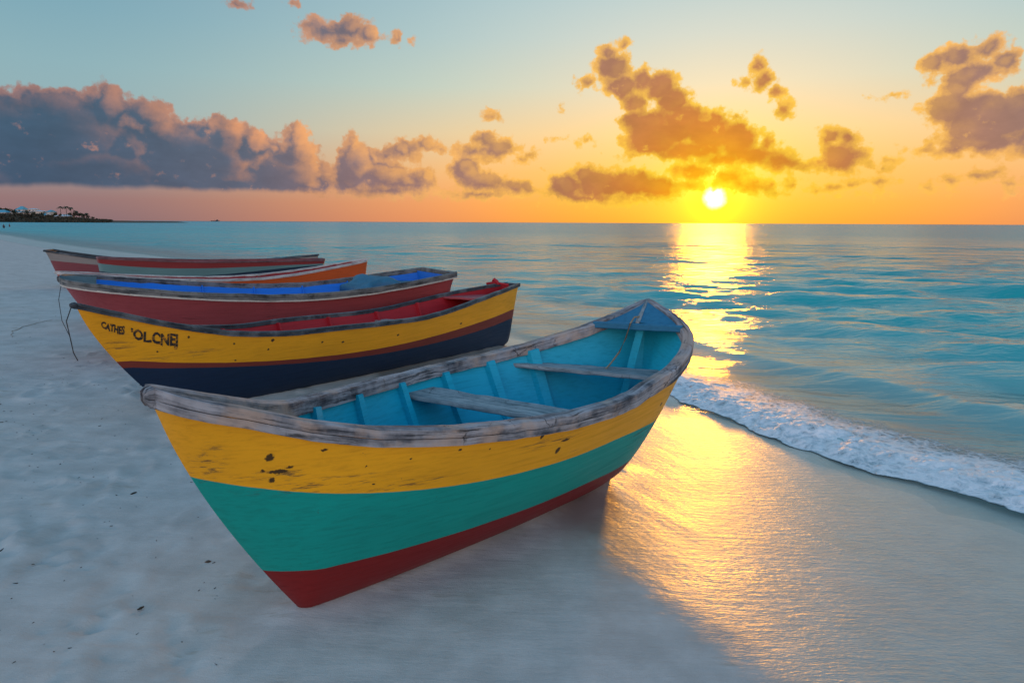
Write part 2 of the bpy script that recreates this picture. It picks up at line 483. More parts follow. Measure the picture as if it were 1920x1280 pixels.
dry_c = N.mix(N.m('MULTIPLY', N.rng(grain, 0.52, 0.75), 0.6), dry_c, (0.30, 0.26, 0.21, 1))
wet_c = N.mix(N.rng(mott, 0.3, 0.7), (0.29, 0.255, 0.215, 1), (0.37, 0.33, 0.28, 1))
N.put(b.inputs['Base Color'], N.mix(wet, dry_c, wet_c))
gl = N.noise(pos, 60, 3, 0.6)
wet_r = N.m('ADD', N.m('MULTIPLY', film, -0.06), N.rng(gl, 0.3, 0.7, 0.38, 0.50))
N.put(b.inputs['Roughness'], N.m('ADD', N.m('MULTIPLY', N.m('SUBTRACT', 1.0, wet), 0.95), N.m('MULTIPLY', wet, wet_r)))
N.put(b.inputs['Specular IOR Level'], N.m('MULTIPLY_ADD', wet, 0.85, 0.12))
b.inputs['IOR'].default_value = 1.5
N.put(b.inputs['Coat Weight'], N.rng(sw, -3.45, -2.95))
N.put(b.inputs['Coat Roughness'], N.rng(N.noise(pos, 1.3, 3, 0.5), 0.35, 0.65, 0.32, 0.43, 'LINEAR'))
b.inputs['Coat IOR'].default_value = 2.5
# ripples left by the backwash run along the shore; grains everywhere
rip_v = N.xyz(N.m('MULTIPLY', uA, 7.0), N.m('MULTIPLY', sA, 26.0), 0.0)
rip = N.noise(N.v('MULTIPLY_ADD', N.noise(pos, 2.0, 3, 0.5, col=True), (3.0, 3.0, 0), rip_v), 1.0, 4, 0.55)
rip2 = N.noise(N.v('MULTIPLY', pos, (14, 46, 1)), 1.0, 3, 0.5)
hgt = N.m('ADD', N.m('MULTIPLY', N.m('ADD', rip, rip2), N.m('MULTIPLY', wet, 0.5)), N.m('MULTIPLY', N.noise(pos, 240, 2, 0.6), N.m('MULTIPLY_ADD', wet, -0.34, 0.46)))
hgt = N.m('ADD', hgt, N.m('MULTIPLY', streak, N.m('MULTIPLY_ADD', wet, -2.2, 2.2)))
N.put(b.inputs['Normal'], bump(N, hgt, 0.42, 0.012))
shv = N.v('MULTIPLY_ADD', N.noise(pos, 1.1, 3, 0.5, col=True), (2.2, 2.2, 0), N.v('MULTIPLY', pos, (6.0, 24.0, 1.0)))
sheet = N.noise(shv, 1.0, 4, 0.55)
swash = N.noise(N.xyz(N.m('MULTIPLY', uA, 0.9), N.m('MULTIPLY', sA, 3.4), 0.0), 1.0, 4, 0.5)
N.put(b.inputs['Coat Normal'], bump(N, N.m('ADD', N.m('MULTIPLY', sheet, 0.75), N.m('ADD', N.m('MULTIPLY', swash, 1.6), N.m('MULTIPLY', N.noise(N.v('MULTIPLY', pos, (30, 85, 1)), 1.0, 2, 0.5), 0.30))), 0.55, 0.026))

def axis_steps(lo, a, b, hi, fine, grow):
    mid = list(np.arange(a, b + 1e-6, fine)); left = []; right = []
    x, h = a, fine
    while x > lo: h *= grow; x -= h; left.append(x)
    x, h = b, fine
    while x < hi: h *= grow; x += h; right.append(x)
    return np.array(left[::-1] + mid + right)
gx = axis_steps(-650, -6.5, 4.5, 60, 0.03, 1.045)
gy = axis_steps(-60, 1.6, 9.0, 420, 0.03, 1.03)
GX, GY = np.meshgrid(gx, gy, indexing='ij')
GU, GS = shore_coords(GX, GY)
rng0 = np.random.default_rng(5)
def sand_relief(x, y, s):
    dry = 1 - smooth01(s, -4.6, -3.2)
    z = dry * (0.045 * fbm(x * 0.45, y * 0.45, 3, 0.5, 3) + 0.011 * fbm(x * 1.9, y * 2.6, 5, 0.58, 11))
    z += 0.006 * fbm(x * 0.9, y * 0.9, 3, 0.5, 30) * (1 - dry)
    return z, dry
GZ, DRY = sand_relief(GX, GY, GS)
# scuffed footprints on the dry sand at the left
walks = []
for _ in range(150):
    px, py = rng0.uniform(-6.5, -1.1), rng0.uniform(1.7, 10.5)
    walks.append((px, py, rng0.uniform(-0.5, 0.5), rng0.uniform(0.6, 1.15)))
for cx_, cy_ in ((-2.1, 3.1), (-1.9, 2.75), (-2.35, 2.45), (-2.9, 4.3), (-3.3, 5.0), (-2.6, 3.7)):
    for _ in range(7):
        walks.append((cx_ + rng0.normal(0, .16), cy_ + rng0.normal(0, .12), rng0.uniform(0, 3), rng0.uniform(.3, .6)))
for k in range(11):
    walks.append((-2.75 + 0.10 * (k % 2) - 0.08 * k, 2.2 + 0.62 * k, 0.15, 1.0))
for px, py, an, sc in walks:
    i0, i1 = np.searchsorted(gx, [px - .5, px + .5]); j0, j1 = np.searchsorted(gy, [py - .5, py + .5])
    x = GX[i0:i1, j0:j1] - px; y = GY[i0:i1, j0:j1] - py
    ca, sa = math.cos(an), math.sin(an)
    a_, b_ = (x * ca + y * sa) / (0.075 * sc), (-x * sa + y * ca) / (0.15 * sc)
    r2 = a_ * a_ + b_ * b_
    wob_ = 1 + 1.2 * fbm(GX[i0:i1, j0:j1] * 9, GY[i0:i1, j0:j1] * 9, 2, 0.5, 40)
    GZ[i0:i1, j0:j1] += DRY[i0:i1, j0:j1] * sc * (-0.018 * np.exp(-r2 * wob_) + 0.009 * np.exp(-((np.sqrt(r2) - 1.7) / 0.5) ** 2) * wob_)
GZ = GZ + beach_z(GS)
# sand banked up along the keels
BOATS = {"b1": {"x0": -1.5274, "y0": 2.7985, "th": 0.7273, "L": 4.0342, "foot": 0.6554, "q": 1.4031, "rh": 0.093, "rw": 0.0902, "wr": [0.0486, 0.1588, 0.3245, 0.5857, 0.7748, 0.7577, 0.6312, 0.1688, 0.012], "wl": [0.012, 0.1451, 0.1853, 0.4923, 0.8329, 0.8068, 0.3093, 0.0839, 0.012], "zs": [1.3045, 1.0664, 1.0023, 0.9945, 1.1257, 1.4872], "foot1": 0.25}, "b2": {"x0": -3.9819, "y0": 6.1879, "th": 0.5851, "L": 7.2251, "foot": 0.8555, "q": 1.404, "rh": 0.0581, "rw": 0.0632, "wr": [0.0273, 0.1029, 0.1658, 0.2934, 0.4783, 0.6052, 0.5166, 0.3636, 0.1578], "wl": [0.012, 0.0939, 0.1884, 0.3352, 0.5101, 0.5892, 0.5284, 0.3654, 0.1692], "zs": [1.2308, 0.855, 0.8152, 0.8229, 0.9819, 1.1158], "foot1": 0.2018}, "b3": {"x0": -6.2248, "y0": 9.3873, "th": 1.0345, "L": 5.7111, "foot": 0.7443, "q": 1.2321, "rh": 0.0894, "rw": 0.0674, "wr": [0.0292, 0.4282, 0.764, 0.9979, 1.0667, 1.0197, 0.9734, 0.8987, 0.7365], "wl": [0.0291, 0.4351, 0.7868, 1.0147, 1.081, 1.0426, 0.9816, 0.9025, 0.7124], "zs": [1.1858, 1.0737, 0.9992, 1.0017, 1.1288, 1.3051], "foot1": 0.034}, "b4": {"x0": -8.0611, "y0": 12.0735, "th": 0.9113, "L": 5.9832, "foot": 0.8, "q": 1.3, "rh": 0.0482, "rw": 0.05, "wr": [0.0252, 0.2153, 0.3724, 0.4689, 0.4831, 0.407, 0.2844, 0.1493, 0.0142], "wl": [0.0252, 0.2138, 0.3696, 0.4643, 0.4766, 0.4016, 0.2855, 0.1519, 0.012], "zs": [1.0413, 0.9628, 0.9091, 0.944, 1.0963, 1.3053], "foot1": 0.3015}, "b5": {"x0": -9.6808, "y0": 15.9999, "th": 0.9465, "L": 5.4491, "foot": 0.093, "q": 1.3, "rh": 0.0493, "rw": 0.05, "wr": [0.3022, 0.3912, 0.4615, 0.4964, 0.4865, 0.4276, 0.3218, 0.1791, 0.0151], "wl": [0.3024, 0.3911, 0.4611, 0.4961, 0.4861, 0.4271, 0.3215, 0.1788, 0.0149], "zs": [1.1262, 1.0913, 1.0672, 1.0789, 1.1011, 1.134], "foot1": 0.25}, "b6": {"x0": -13.3097, "y0": 19.7252, "th": 1.3984, "L": 7.4844, "foot": 0.3045, "q": 1.3, "rh": 0.0484, "rw": 0.05, "wr": [0.3063, 0.3697, 0.4255, 0.4655, 0.4707, 0.4336, 0.3556, 0.2443, 0.1129], "wl": [0.3061, 0.3693, 0.4245, 0.465, 0.4701, 0.4329, 0.3553, 0.2444, 0.113], "zs": [1.1094, 0.9201, 0.8375, 0.8539, 1.0023, 1.1819], "foot1": 0.25}}
KEELS = []
for _b in BOATS.values():
    _s, _c = math.sin(_b['th']), math.cos(_b['th'])
    KEELS.append((_b['x0'] + _s * _b['foot'] * .9, _b['y0'] + _c * _b['foot'] * .9, _s, _c, (_b['L'] * .93 - _b['foot'] * .9)))
def keel_bank(x, y):
    z = 0.0 * x
    for kx, ky, s_, c_, l_ in KEELS:
        a_ = np.clip((x - kx) * s_ + (y - ky) * c_, 0, l_)
        d_ = np.sqrt((x - kx - a_ * s_) ** 2 + (y - ky - a_ * c_) ** 2)
        z = z + (0.034 + 0.03 * fbm(x * 4, y * 4, 3, .5, 120)) * np.exp(-(d_ / 0.13) ** 2)
    return z
_near = (np.abs(GX) < 16) & (GY > 1) & (GY < 24)
GZ[_near] += keel_bank(GX[_near], GY[_near])
# far away the beach stays a low plain
tag(grid_obj('sand', GX, GY, GZ, sand_mat, {'sea_distance': GS, 'shore_run': GU}), kind='structure')
def ground_z(x, y):
    _, s = shore_coords(np.array([x]), np.array([y]))
    z, _ = sand_relief(np.array([x]), np.array([y]), s)
    return float((z + beach_z(s))[0])

# ------------------------------------------------------------------ sea
WAVES = []
for lam, n in ((6.5, 2), (4.2, 4), (2.7, 6), (1.8, 8), (1.2, 9), (0.8, 9), (0.52, 9), (0.34, 8)):
    for _ in range(n):
        th = -math.pi / 2 - 0.25 + rng0.normal(0, 0.42)
        l = lam * rng0.uniform(0.8, 1.25)
        WAVES.append((l, math.cos(th), math.sin(th), rng0.uniform(0, 6.28), (0.0095 + 0.0115 * min(1.0, 1.2 / l)) * l / math.sqrt(n)))
def sea_height(x, y, u, s, cell):
    wx = x + 0.8 * fbm(x * 0.16, y * 0.16, 2, 0.5, 60); wy = y + 1.1 * fbm(x * 0.13 + 5, y * 0.13, 2, 0.5, 61)
    h = np.zeros_like(x)
    gust = 0.75 + 0.9 * fbm(x * 0.05, y * 0.09, 2, 0.5, 70)
    for l, cx, cy, ph, am in WAVES:
        f = np.clip((l / cell - 3.0) / 4.0, 0, 1)
        a = 2 * math.pi / l * (cx * wx + cy * wy) + ph
        sn = np.sin(a)
        h += am * f * (sn + 0.35 * np.cos(2 * a))
    out = smooth01(s, 2.6, 7.0)
    h = h * gust * (0.12 + 0.88 * out)
    # a low swell about to break, steep on the beach side
    near = smooth01(cell, 0.35, 0.12)
    sc = 2.75 + 0.9 * fbm(u * 0.22, u * 0 + 3.3, 2, 0.5, 80) + 0.25 * smooth01(-u, -1e9, 0)
    amp = 0.19 * near * (0.75 + 0.9 * fbm(u * 0.12, u * 0 + 8.1, 2, 0.5, 82))
    d = s - sc
    h = h + amp * np.where(d < 0, np.exp(-(d / 0.42) ** 2), np.exp(-(d / 1.25) ** 2))
    sc2 = 6.1 + 1.5 * fbm(u * 0.15, u * 0 + 1.3, 2, 0.5, 84)
    d = s - sc2
    h = h + 0.05 * near * np.where(d < 0, np.exp(-(d / 0.8) ** 2), np.exp(-(d / 1.8) ** 2)) * (0.8 + 0.9 * fbm(u * 0.2, u * 0 + 2.1, 2, 0.5, 85))
    # thin sheet of the last wave
    h = h + 0.045 * smooth01(s, -0.1, 0.35) * smooth01(s, 2.2, 0.5)
    return h
rad = [2.6]
while rad[-1] < 60000:
    r_ = rad[-1]
    rad.append(r_ * (1.0075 if r_ < 14 else (1.0105 if r_ < 80 else 1.03)))
rad = np.array(rad)
ang = np.radians(np.linspace(-62, 66, 900))
RR, AA = np.meshgrid(rad, ang, indexing='ij')
X, Y = RR * np.sin(AA), RR * np.cos(AA)
U_, S_ = shore_coords(X, Y)
S_ = np.where(RR > 900, 900.0, S_)
H_ = sea_height(X, Y, U_, S_, RR * 0.0098)
Zs = WL + H_
depth = np.maximum(Zs - beach_z(S_), 0)
sea_mat, N, b, out = new_mat('sea_water')
pos = N.new('ShaderNodeNewGeometry').outputs['Position']
dA = attr(N, 'depth'); sA = attr(N, 'sea_distance')
dist = N.v('LENGTH', pos)
shal = N.rng(sA, 0.5, 9.0)
far = N.rng(dist, 25, 420)
patch = N.noise(N.v('MULTIPLY', pos, (0.02, 0.05, 0)), 1.0, 3, 0.5)
c = N.mix(shal, (0.24, 0.46, 0.45, 1), (0.015, 0.38, 0.385, 1))
c = N.mix(far, c, N.mix(N.rng(patch, 0.3, 0.7), (0.02, 0.40, 0.46, 1), (0.0, 0.30, 0.36, 1)))
c = N.mix(N.rng(dist, 600, 4000), c, (0.004, 0.09, 0.16, 1))
px_ = N.sep(pos)
open_sea = N.m('MULTIPLY', N.rng(N.m('DIVIDE', px_[0], N.m('MAXIMUM', px_[1], 1.0)), -0.42, 0.25), N.rng(dist, 10, 60))
c = N.mix(N.m('MULTIPLY', open_sea, 0.75), c, (0.02, 0.20, 0.22, 1))
N.put(b.inputs['Base Color'], c)
N.put(b.inputs['Roughness'], N.rng(dist, 9, 150, 0.08, 0.27, 'LINEAR'))
b.inputs['IOR'].default_value = 1.333
b.inputs['Specular IOR Level'].default_value = 0.5
nv = N.v('MULTIPLY_ADD', N.noise(pos, 0.5, 2, 0.5, col=True), (0.9, 0.9, 0), pos)
w1 = N.noise(N.v('MULTIPLY', nv, (1.7, 4.6, 0)), 1.0, 5, 0.52)
w2 = N.noise(N.v('MULTIPLY', nv, (0.35, 1.05, 0)), 1.0, 4, 0.5)
w3 = N.noise(N.v('MULTIPLY', nv, (0.06, 0.22, 0)), 1.0, 4, 0.55)
calm = N.rng(sA, 1.2, 6.0, 0.25, 1.0)
hw = N.m('ADD', N.m('MULTIPLY', w1, N.m('MULTIPLY', calm, 0.075)), N.m('ADD', N.m('MULTIPLY', w2, N.rng(dist, 8, 50, 0.07, 0.36)), N.m('MULTIPLY', w3, N.rng(dist, 50, 400, 0.0, 1.1))))
N.put(b.inputs['Normal'], bump(N, hw, 1.0, 1.0))
tr = N.new('ShaderNodeBsdfTransparent')
mx = N.new('ShaderNodeMixShader')
clear = N.m('EXPONENT', N.m('MULTIPLY', dA, -7.0))
N.put(mx.inputs[0], N.m('MULTIPLY', clear, 0.88)); N.put(mx.inputs[1], b.outputs[0]); N.put(mx.inputs[2], tr.outputs[0])
N.put(out.inputs[0], mx.outputs[0])
tag(grid_obj('sea', X, Y, Zs, sea_mat, {'depth': depth, 'sea_distance': S_}, keep=(S_ > -0.6)), kind='structure')

# ------------------------------------------------------------------ foam of the spent wave
u_a, _ = shore_coords(np.array([6.6]), np.array([-1.0])); u_b, _ = shore_coords(np.array([1.2]), np.array([10.6]))
u0, u1 = sorted([float(u_a[0]), float(u_b[0])])
uu = np.arange(u0, u1, 0.014); ss = np.arange(-0.55, 2.5, 0.013)
FU, FS = np.meshgrid(uu, ss, indexing='ij')
nearness = smooth01(FU, u0 + 8.5, u0 + 4.0) if u_a[0] < u_b[0] else smooth01(FU, u1 - 8.5, u1 - 4.0)
front = -0.05 - 0.14 * nearness + 0.42 * fbm(FU * 0.75, FU * 0 + 0.7, 3, 0.5, 90) + 0.07 * fbm(FU * 5, FU * 0 + 2.7, 2, 0.5, 91)
fx, fy = shore_point(FU.ravel(), FS.ravel())
FX, FY = fx.reshape(FU.shape), fy.reshape(FU.shape)
ds = FS - front
hump = np.exp(-((ds - 0.42 - 0.15 * fbm(FU * 0.7, FU * 0 + 5.1, 2, 0.5, 92)) / 0.24) ** 2)
lump = fbm(FX * 3.2, FY * 3.2, 5, 0.58, 93)
fine = fbm(FX * 14, FY * 14, 3, 0.6, 97)
rise = smooth01(ds, 0.0, 0.16)
Hf = sea_height(FX, FY, FU, FS, np.full(FX.shape, 0.06))
base = np.maximum(WL + Hf, beach_z(FS)) 
big = 0.5 + 1.1 * np.clip(0.5 + fbm(FU * 0.8, FU * 0 + 9.0, 2, 0.5, 99), 0, 1)
FZ = base + 0.004 + rise * ((0.045 + 0.065 * nearness) * hump * big * (0.8 + 1.1 * lump) + 0.035 * np.maximum(lump + 0.2, 0) * smooth01(ds, 1.5, 0.2) + 0.012 * fine * smooth01(ds, 1.6, 0.1))
cover = smooth01(ds, 0.0, 0.05) * (smooth01(ds, 2.0, 0.5) * (0.62 + 0.24 * nearness) + 0.34 * smooth01(ds, 2.4, 1.0))
foam_mat, N, b, out = new_mat('sea_foam')
pos = N.new('ShaderNodeNewGeometry').outputs['Position']
cov = attr(N, 'cover')
q = N.v('MULTIPLY_ADD', N.noise(pos, 3.0, 4, 0.6, col=True), (0.35, 0.35, 0.35), pos)
cells = N.voro(q, 8.0, 'DISTANCE_TO_EDGE', detail=1.0)
cells2 = N.voro(q, 26.0, 'DISTANCE_TO_EDGE')
lace = N.m('SUBTRACT', 1.0, N.m('MINIMUM', N.m('MULTIPLY', cells, 3.2), N.m('MULTIPLY_ADD', cells2, 2.6, 0.25)))
big_n = N.noise(pos, 3.5, 5, 0.65)
val = N.m('ADD', N.m('MULTIPLY', lace, 0.55), N.m('ADD', N.m('MULTIPLY', big_n, 0.9), N.m('MULTIPLY_ADD', cov, 1.15, -1.42)))
mask = N.m('MULTIPLY', N.rng(val, -0.12, 0.38), N.rng(cov, 0.02, 0.15))
N.put(b.inputs['Base Color'], N.mix(N.rng(val, 0.05, 0.75), (0.26, 0.38, 0.43, 1), (0.80, 0.82, 0.83, 1)))
b.inputs['Roughness'].default_value = 0.45
b.inputs['Subsurface Weight'].default_value = 0.0
N.put(b.inputs['Normal'], bump(N, N.m('ADD', lace, N.m('MULTIPLY', N.noise(q, 50, 4, 0.65), 0.8)), 0.7, 0.012))
tr = N.new('ShaderNodeBsdfTransparent'); mx = N.new('ShaderNodeMixShader')
N.put(mx.inputs[0], mask); N.put(mx.inputs[1], tr.outputs[0]); N.put(mx.inputs[2], b.outputs[0])
N.put(out.inputs[0], mx.outputs[0])
tag(grid_obj('foam', FX, FY, FZ, foam_mat, {'cover': cover}, keep=(cover > 0.001)), kind='stuff')

# ------------------------------------------------------------------ paint and timber
def paint(name, colors, spots=(), wear=0.5, rough=0.42, grime=(0.05, 0.04, 0.03), edge_worn=0.0, streaks=None):
    """brushed boat paint in one to three bands; the attributes band_a and band_b are heights above the band lines"""
    m, N, b, _ = new_mat(name)
    ob = N.new('ShaderNodeTexCoord').outputs['Object']
    jit = N.noise(N.v('MULTIPLY', ob, (3, 3, 12)), 1.0, 4, 0.6)
    c = tuple(colors[0]) + (1,)
    for k, a in zip(range(1, len(colors)), ('band_a', 'band_b', 'band_c')):
        h = N.m('ADD', attr(N, a), N.m('MULTIPLY', N.m('SUBTRACT', jit, 0.5), 0.012))
        c = N.mix(N.rng(h, -0.0025, 0.0025), c, tuple(colors[k]) + (1,))
    tone = N.noise(N.v('MULTIPLY', ob, (0.9, 0.9, 2.4)), 1.0, 5, 0.6)
    c = N.mix(N.rng(tone, 0.25, 0.8, 0.0, 0.48), c, N.v('MULTIPLY', c, (0.62, 0.64, 0.66)))
    brush = N.noise(N.v('MULTIPLY', ob, (1.6, 20, 60)), 1.0, 5, 0.65)
    c = N.mix(N.rng(brush, 0.42, 0.75, 0.0, 0.55), c, N.v('MULTIPLY', c, (0.68, 0.66, 0.64)))
    # scratches and bare grain where the paint has gone
    sc_n = N.noise(N.v('MULTIPLY', ob, (2.6, 16, 58)), 1.0, 6, 0.72)
    where = N.noise(ob, 2.3, 4, 0.6)
    amt = N.m('MULTIPLY', N.rng(sc_n, 0.66 - 0.05 * wear, 0.74), N.rng(where, 0.47, 0.63))
    if streaks:
        band = None
        for (cx, cz, rx, rz) in streaks:
            q = N.v('LENGTH', N.v('MULTIPLY_ADD', ob, (1 / rx, 0, 1 / rz), (-cx / rx, 0, -cz / rz)))
            k = N.rng(q, 1.0, 0.2)
            band = k if band is None else N.m('MAXIMUM', band, k)
        amt = N.m('MAXIMUM', amt, N.m('MULTIPLY', band, N.rng(sc_n, 0.52, 0.64)))
    c = N.mix(N.m('MULTIPLY', amt, wear), c, tuple(grime) + (1,))
    fleck = N.noise(ob, 38, 3, 0.7)
    c = N.mix(N.m('MULTIPLY', N.rng(fleck, 0.70, 0.76), 0.7 * wear), c, tuple(grime) + (1,))
    if spots:
        sp = None
        wv = N.v('MULTIPLY_ADD', N.v('SUBTRACT', N.noise(ob, 60, 4, 0.7, col=True), (0.5, 0.5, 0.5)), (0.028, 0.0, 0.022), ob)
        for (cx, cz, rx, rz) in spots:
            q = N.v('LENGTH', N.v('MULTIPLY_ADD', wv, (1 / rx, 0, 1 / rz), (-cx / rx, 0, -cz / rz)))
            sp = q if sp is None else N.m('MINIMUM', sp, q)
        c = N.mix(N.m('MULTIPLY', N.rng(sp, 1.2, 0.75), 0.93), c, (0.012, 0.009, 0.007, 1))
    N.put(b.inputs['Base Color'], c)
    N.put(b.inputs['Roughness'], N.rng(brush, 0.3, 0.7, rough, rough + 0.16, 'LINEAR'))
    b.inputs['Specular IOR Level'].default_value = 0.35
    plank = N.noise(N.v('MULTIPLY', ob, (0.7, 0, 5.0)), 1.0, 2, 0.5)
    N.put(b.inputs['Normal'], bump(N, N.m('ADD', N.m('ADD', N.m('MULTIPLY', brush, 0.35), N.m('MULTIPLY', plank, 1.2)), N.m('MULTIPLY', amt, -0.7)), 0.45, 0.006))
    return m

def timber(name, c_lo, c_hi, crack=(0.012, 0.011, 0.012), dust=None, rough=0.75, along=2.0, crack_amt=1.0):
    """weathered grain running along the local x axis, with splits and worn patches"""
    m, N, b, _ = new_mat(name)
    obj_c = N.new('ShaderNodeTexCoord').outputs['Object']
    ob = N.xyz(attr(N, 'run'), attr(N, 'across'), N.m('MULTIPLY', N.sep(obj_c)[1], 0.02))
    wv = N.v('MULTIPLY_ADD', N.v('SUBTRACT', N.noise(ob, 1.7, 3, 0.5, col=True), (0.5, 0.5, 0.5)), (0.0, 0.07, 0.0), ob)
    grain = N.noise(N.v('MULTIPLY', wv, (along, 34, 34)), 1.0, 6, 0.66)
    mott = N.noise(ob, 5.5, 6, 0.66)
    c = N.mix(N.rng(N.m('ADD', N.m('MULTIPLY', grain, 0.6), N.m('MULTIPLY', mott, 0.5)), 0.40, 0.68), tuple(c_lo) + (1,), tuple(c_hi) + (1,))
    if dust:
        c = N.mix(N.m('MULTIPLY', N.rng(N.noise(ob, 2.1, 5, 0.65), 0.47, 0.62), 0.75), c, tuple(dust) + (1,))
    split = N.noise(N.v('MULTIPLY', wv, (along * 1.1, 46, 46)), 1.0, 5, 0.75)
    ck = N.m('MULTIPLY', N.rng(split, 0.57, 0.66), N.rng(N.noise(ob, 3.1, 4, 0.6), 0.36, 0.54))
    cross = N.voro(N.v('MULTIPLY_ADD', N.noise(ob, 9, 3, 0.6, col=True), (0.12, 0.12, 0.12), ob), 6.0, 'DISTANCE_TO_EDGE')
    ck = N.m('MAXIMUM', ck, N.m('MULTIPLY', N.rng(cross, 0.022, 0.006), N.rng(N.noise(ob, 2.7, 3, 0.5), 0.52, 0.62)))
    c = N.mix(N.m('MULTIPLY', ck, 0.9 * crack_amt), c, tuple(crack) + (1,))
    N.put(b.inputs['Base Color'], c)
    b.inputs['Roughness'].default_value = rough
    b.inputs['Specular IOR Level'].default_value = 0.3
    N.put(b.inputs['Normal'], bump(N, N.m('ADD', N.m('MULTIPLY', grain, 0.8), N.m('MULTIPLY', ck, -1.2 * crack_amt)), 0.7, 0.008))
    return m

def plain(name, color, rough=0.6, var=0.3, scale=6.0, bump_s=0.3):
    m, N, b, _ = new_mat(name)
    ob = N.new('ShaderNodeTexCoord').outputs['Object']
    n = N.noise(ob, scale, 5, 0.62)
    c = tuple(color) + (1,)
    N.put(b.inputs['Base Color'], N.mix(N.rng(n, 0.3, 0.75, 0.0, var), c, tuple(x * 0.35 for x in color) + (1,)))
    b.inputs['Roughness'].default_value = rough
    N.put(b.inputs['Normal'], bump(N, N.noise(ob, scale * 5, 4, 0.6), bump_s, 0.01))
    return m

# ------------------------------------------------------------------ boats
TW = np.array([0, .08, .2, .35, .5, .65, .8, .92, 1.]); TZ = np.array([0, .2, .4, .6, .8, 1.])
class Shape:
    """the lines of one boat: t runs 0..1 from the end on the beach to the end at the water"""
    def __init__(s, d, blunt0, blunt1, foot1=None):
        s.__dict__.update(d)
        if foot1: s.foot1 = foot1
        s.blunt0, s.blunt1 = blunt0, blunt1
        f, e = s.foot, .85 * s.L
        sx, cx = math.sin(s.th), math.cos(s.th)
        _, ds_ = shore_coords(np.array([s.x0 + f * sx, s.x0 + e * sx]), np.array([s.y0 + f * cx, s.y0 + e * cx]))
        g = beach_z(ds_)
        s.g0, s.slope = float(g[0]), float((g[1] - g[0]) / (e - f))
        s.mid = s.L / 2
        s.base = (s.x0 + s.mid * sx, s.y0 + s.mid * cx, s.g0 + (s.mid - f) * s.slope - 0.012)
        s.rot = math.pi / 2 - s.th
    def a(s, t):
        t = np.asarray(t, float)
        if s.blunt0: return s.L * (t if s.blunt1 else np.sin(np.pi * t / 2))
        return s.L * ((1 - np.cos(np.pi * t / 2)) if s.blunt1 else (1 - np.cos(np.pi * t)) / 2)
    def w(s, t, side):
        return np.maximum(spline(TW, s.wr if side > 0 else s.wl, t), 0.006)
    def zs_(s, t): return spline(TZ, s.zs, s.a(t) / s.L)
    def zk(s, t):
        al = s.a(t)
        z0 = s.zs[0] * (1 - np.clip(al / s.foot, 0, 1) ** (1 / s.q))
        z1 = s.zs[-1] * (1 - np.clip((s.L - al) / s.foot1, 0, 1) ** (1 / 1.5))
        return np.minimum(np.maximum(z0, z1), s.zs_(t) - s.rh * .5)
    def p(s, t):
        al = s.a(t)
        e0 = np.ones_like(al) if s.blunt0 else al / (.3 * s.L)
        e1 = np.ones_like(al) if s.blunt1 else (s.L - al) / (.3 * s.L)
        return .95 - .4 * np.sin(np.clip(np.minimum(e0, e1), 0, 1) * np.pi / 2)
    def wall(s, t, v, side, inset=0.0):
        """off, z on the planking at height fraction v"""
        zt = s.zs_(t) - s.rh * .5; zk = s.zk(t)
        w = np.maximum(s.w(t, side) - 0.014 - inset, 0.0) * np.asarray(v, float) ** s.p(t)
        return w, zk + (zt - zk) * v
    def loc(s, al, off, z):
        return np.stack([np.asarray(al) - s.mid, -np.asarray(off), np.asarray(z) + (np.asarray(al) - s.mid) * s.slope], -1)
    def t_of(s, al):
        tt = np.linspace(0, 1, 801)
        return np.interp(al, s.a(tt), tt)

class VF(tuple):
    run = across = None
def strip(rows, closed=False, cap=False):
    """quads between successive rings of points"""
    n, m = len(rows), len(rows[0])
    V = np.concatenate(rows); F = []
    for i in range(n - 1):
        for j in range(m if closed else m - 1):
            k = (j + 1) % m
            F.append((i * m + j, (i + 1) * m + j, (i + 1) * m + k, i * m + k))
    if cap:
        F.append(tuple(range(m))); F.append(tuple((n - 1) * m + j for j in reversed(range(m))))
    r = VF((V, F))
    cen = np.array([q.mean(0) for q in rows])
    arc = np.r_[0, np.cumsum(np.sqrt((np.diff(cen, axis=0) ** 2).sum(1)))]
    g = np.sqrt((np.diff(np.vstack([rows[n // 2], rows[n // 2][:1]]), axis=0) ** 2).sum(1))
    acr = np.r_[0, np.cumsum(g)[:m - 1]]
    r.run = np.repeat(arc + cen[0, 2] * 3.7, m); r.across = np.tile(acr + cen[0, 1] * 1.3, n)
    return r
def join(parts):
    V, F, o = [], [], 0; ru, ac = [], []
    for p_ in parts:
        v, f = p_
        V.append(np.asarray(v, float)); F += [tuple(i + o for i in q) for q in f]; o += len(v)
        ru.append(getattr(p_, 'run', None) if getattr(p_, 'run', None) is not None else np.zeros(len(v)))
        ac.append(getattr(p_, 'across', None) if getattr(p_, 'across', None) is not None else np.zeros(len(v)))
    r = VF((np.concatenate(V), F)); r.run = np.concatenate(ru); r.across = np.concatenate(ac)
    return r
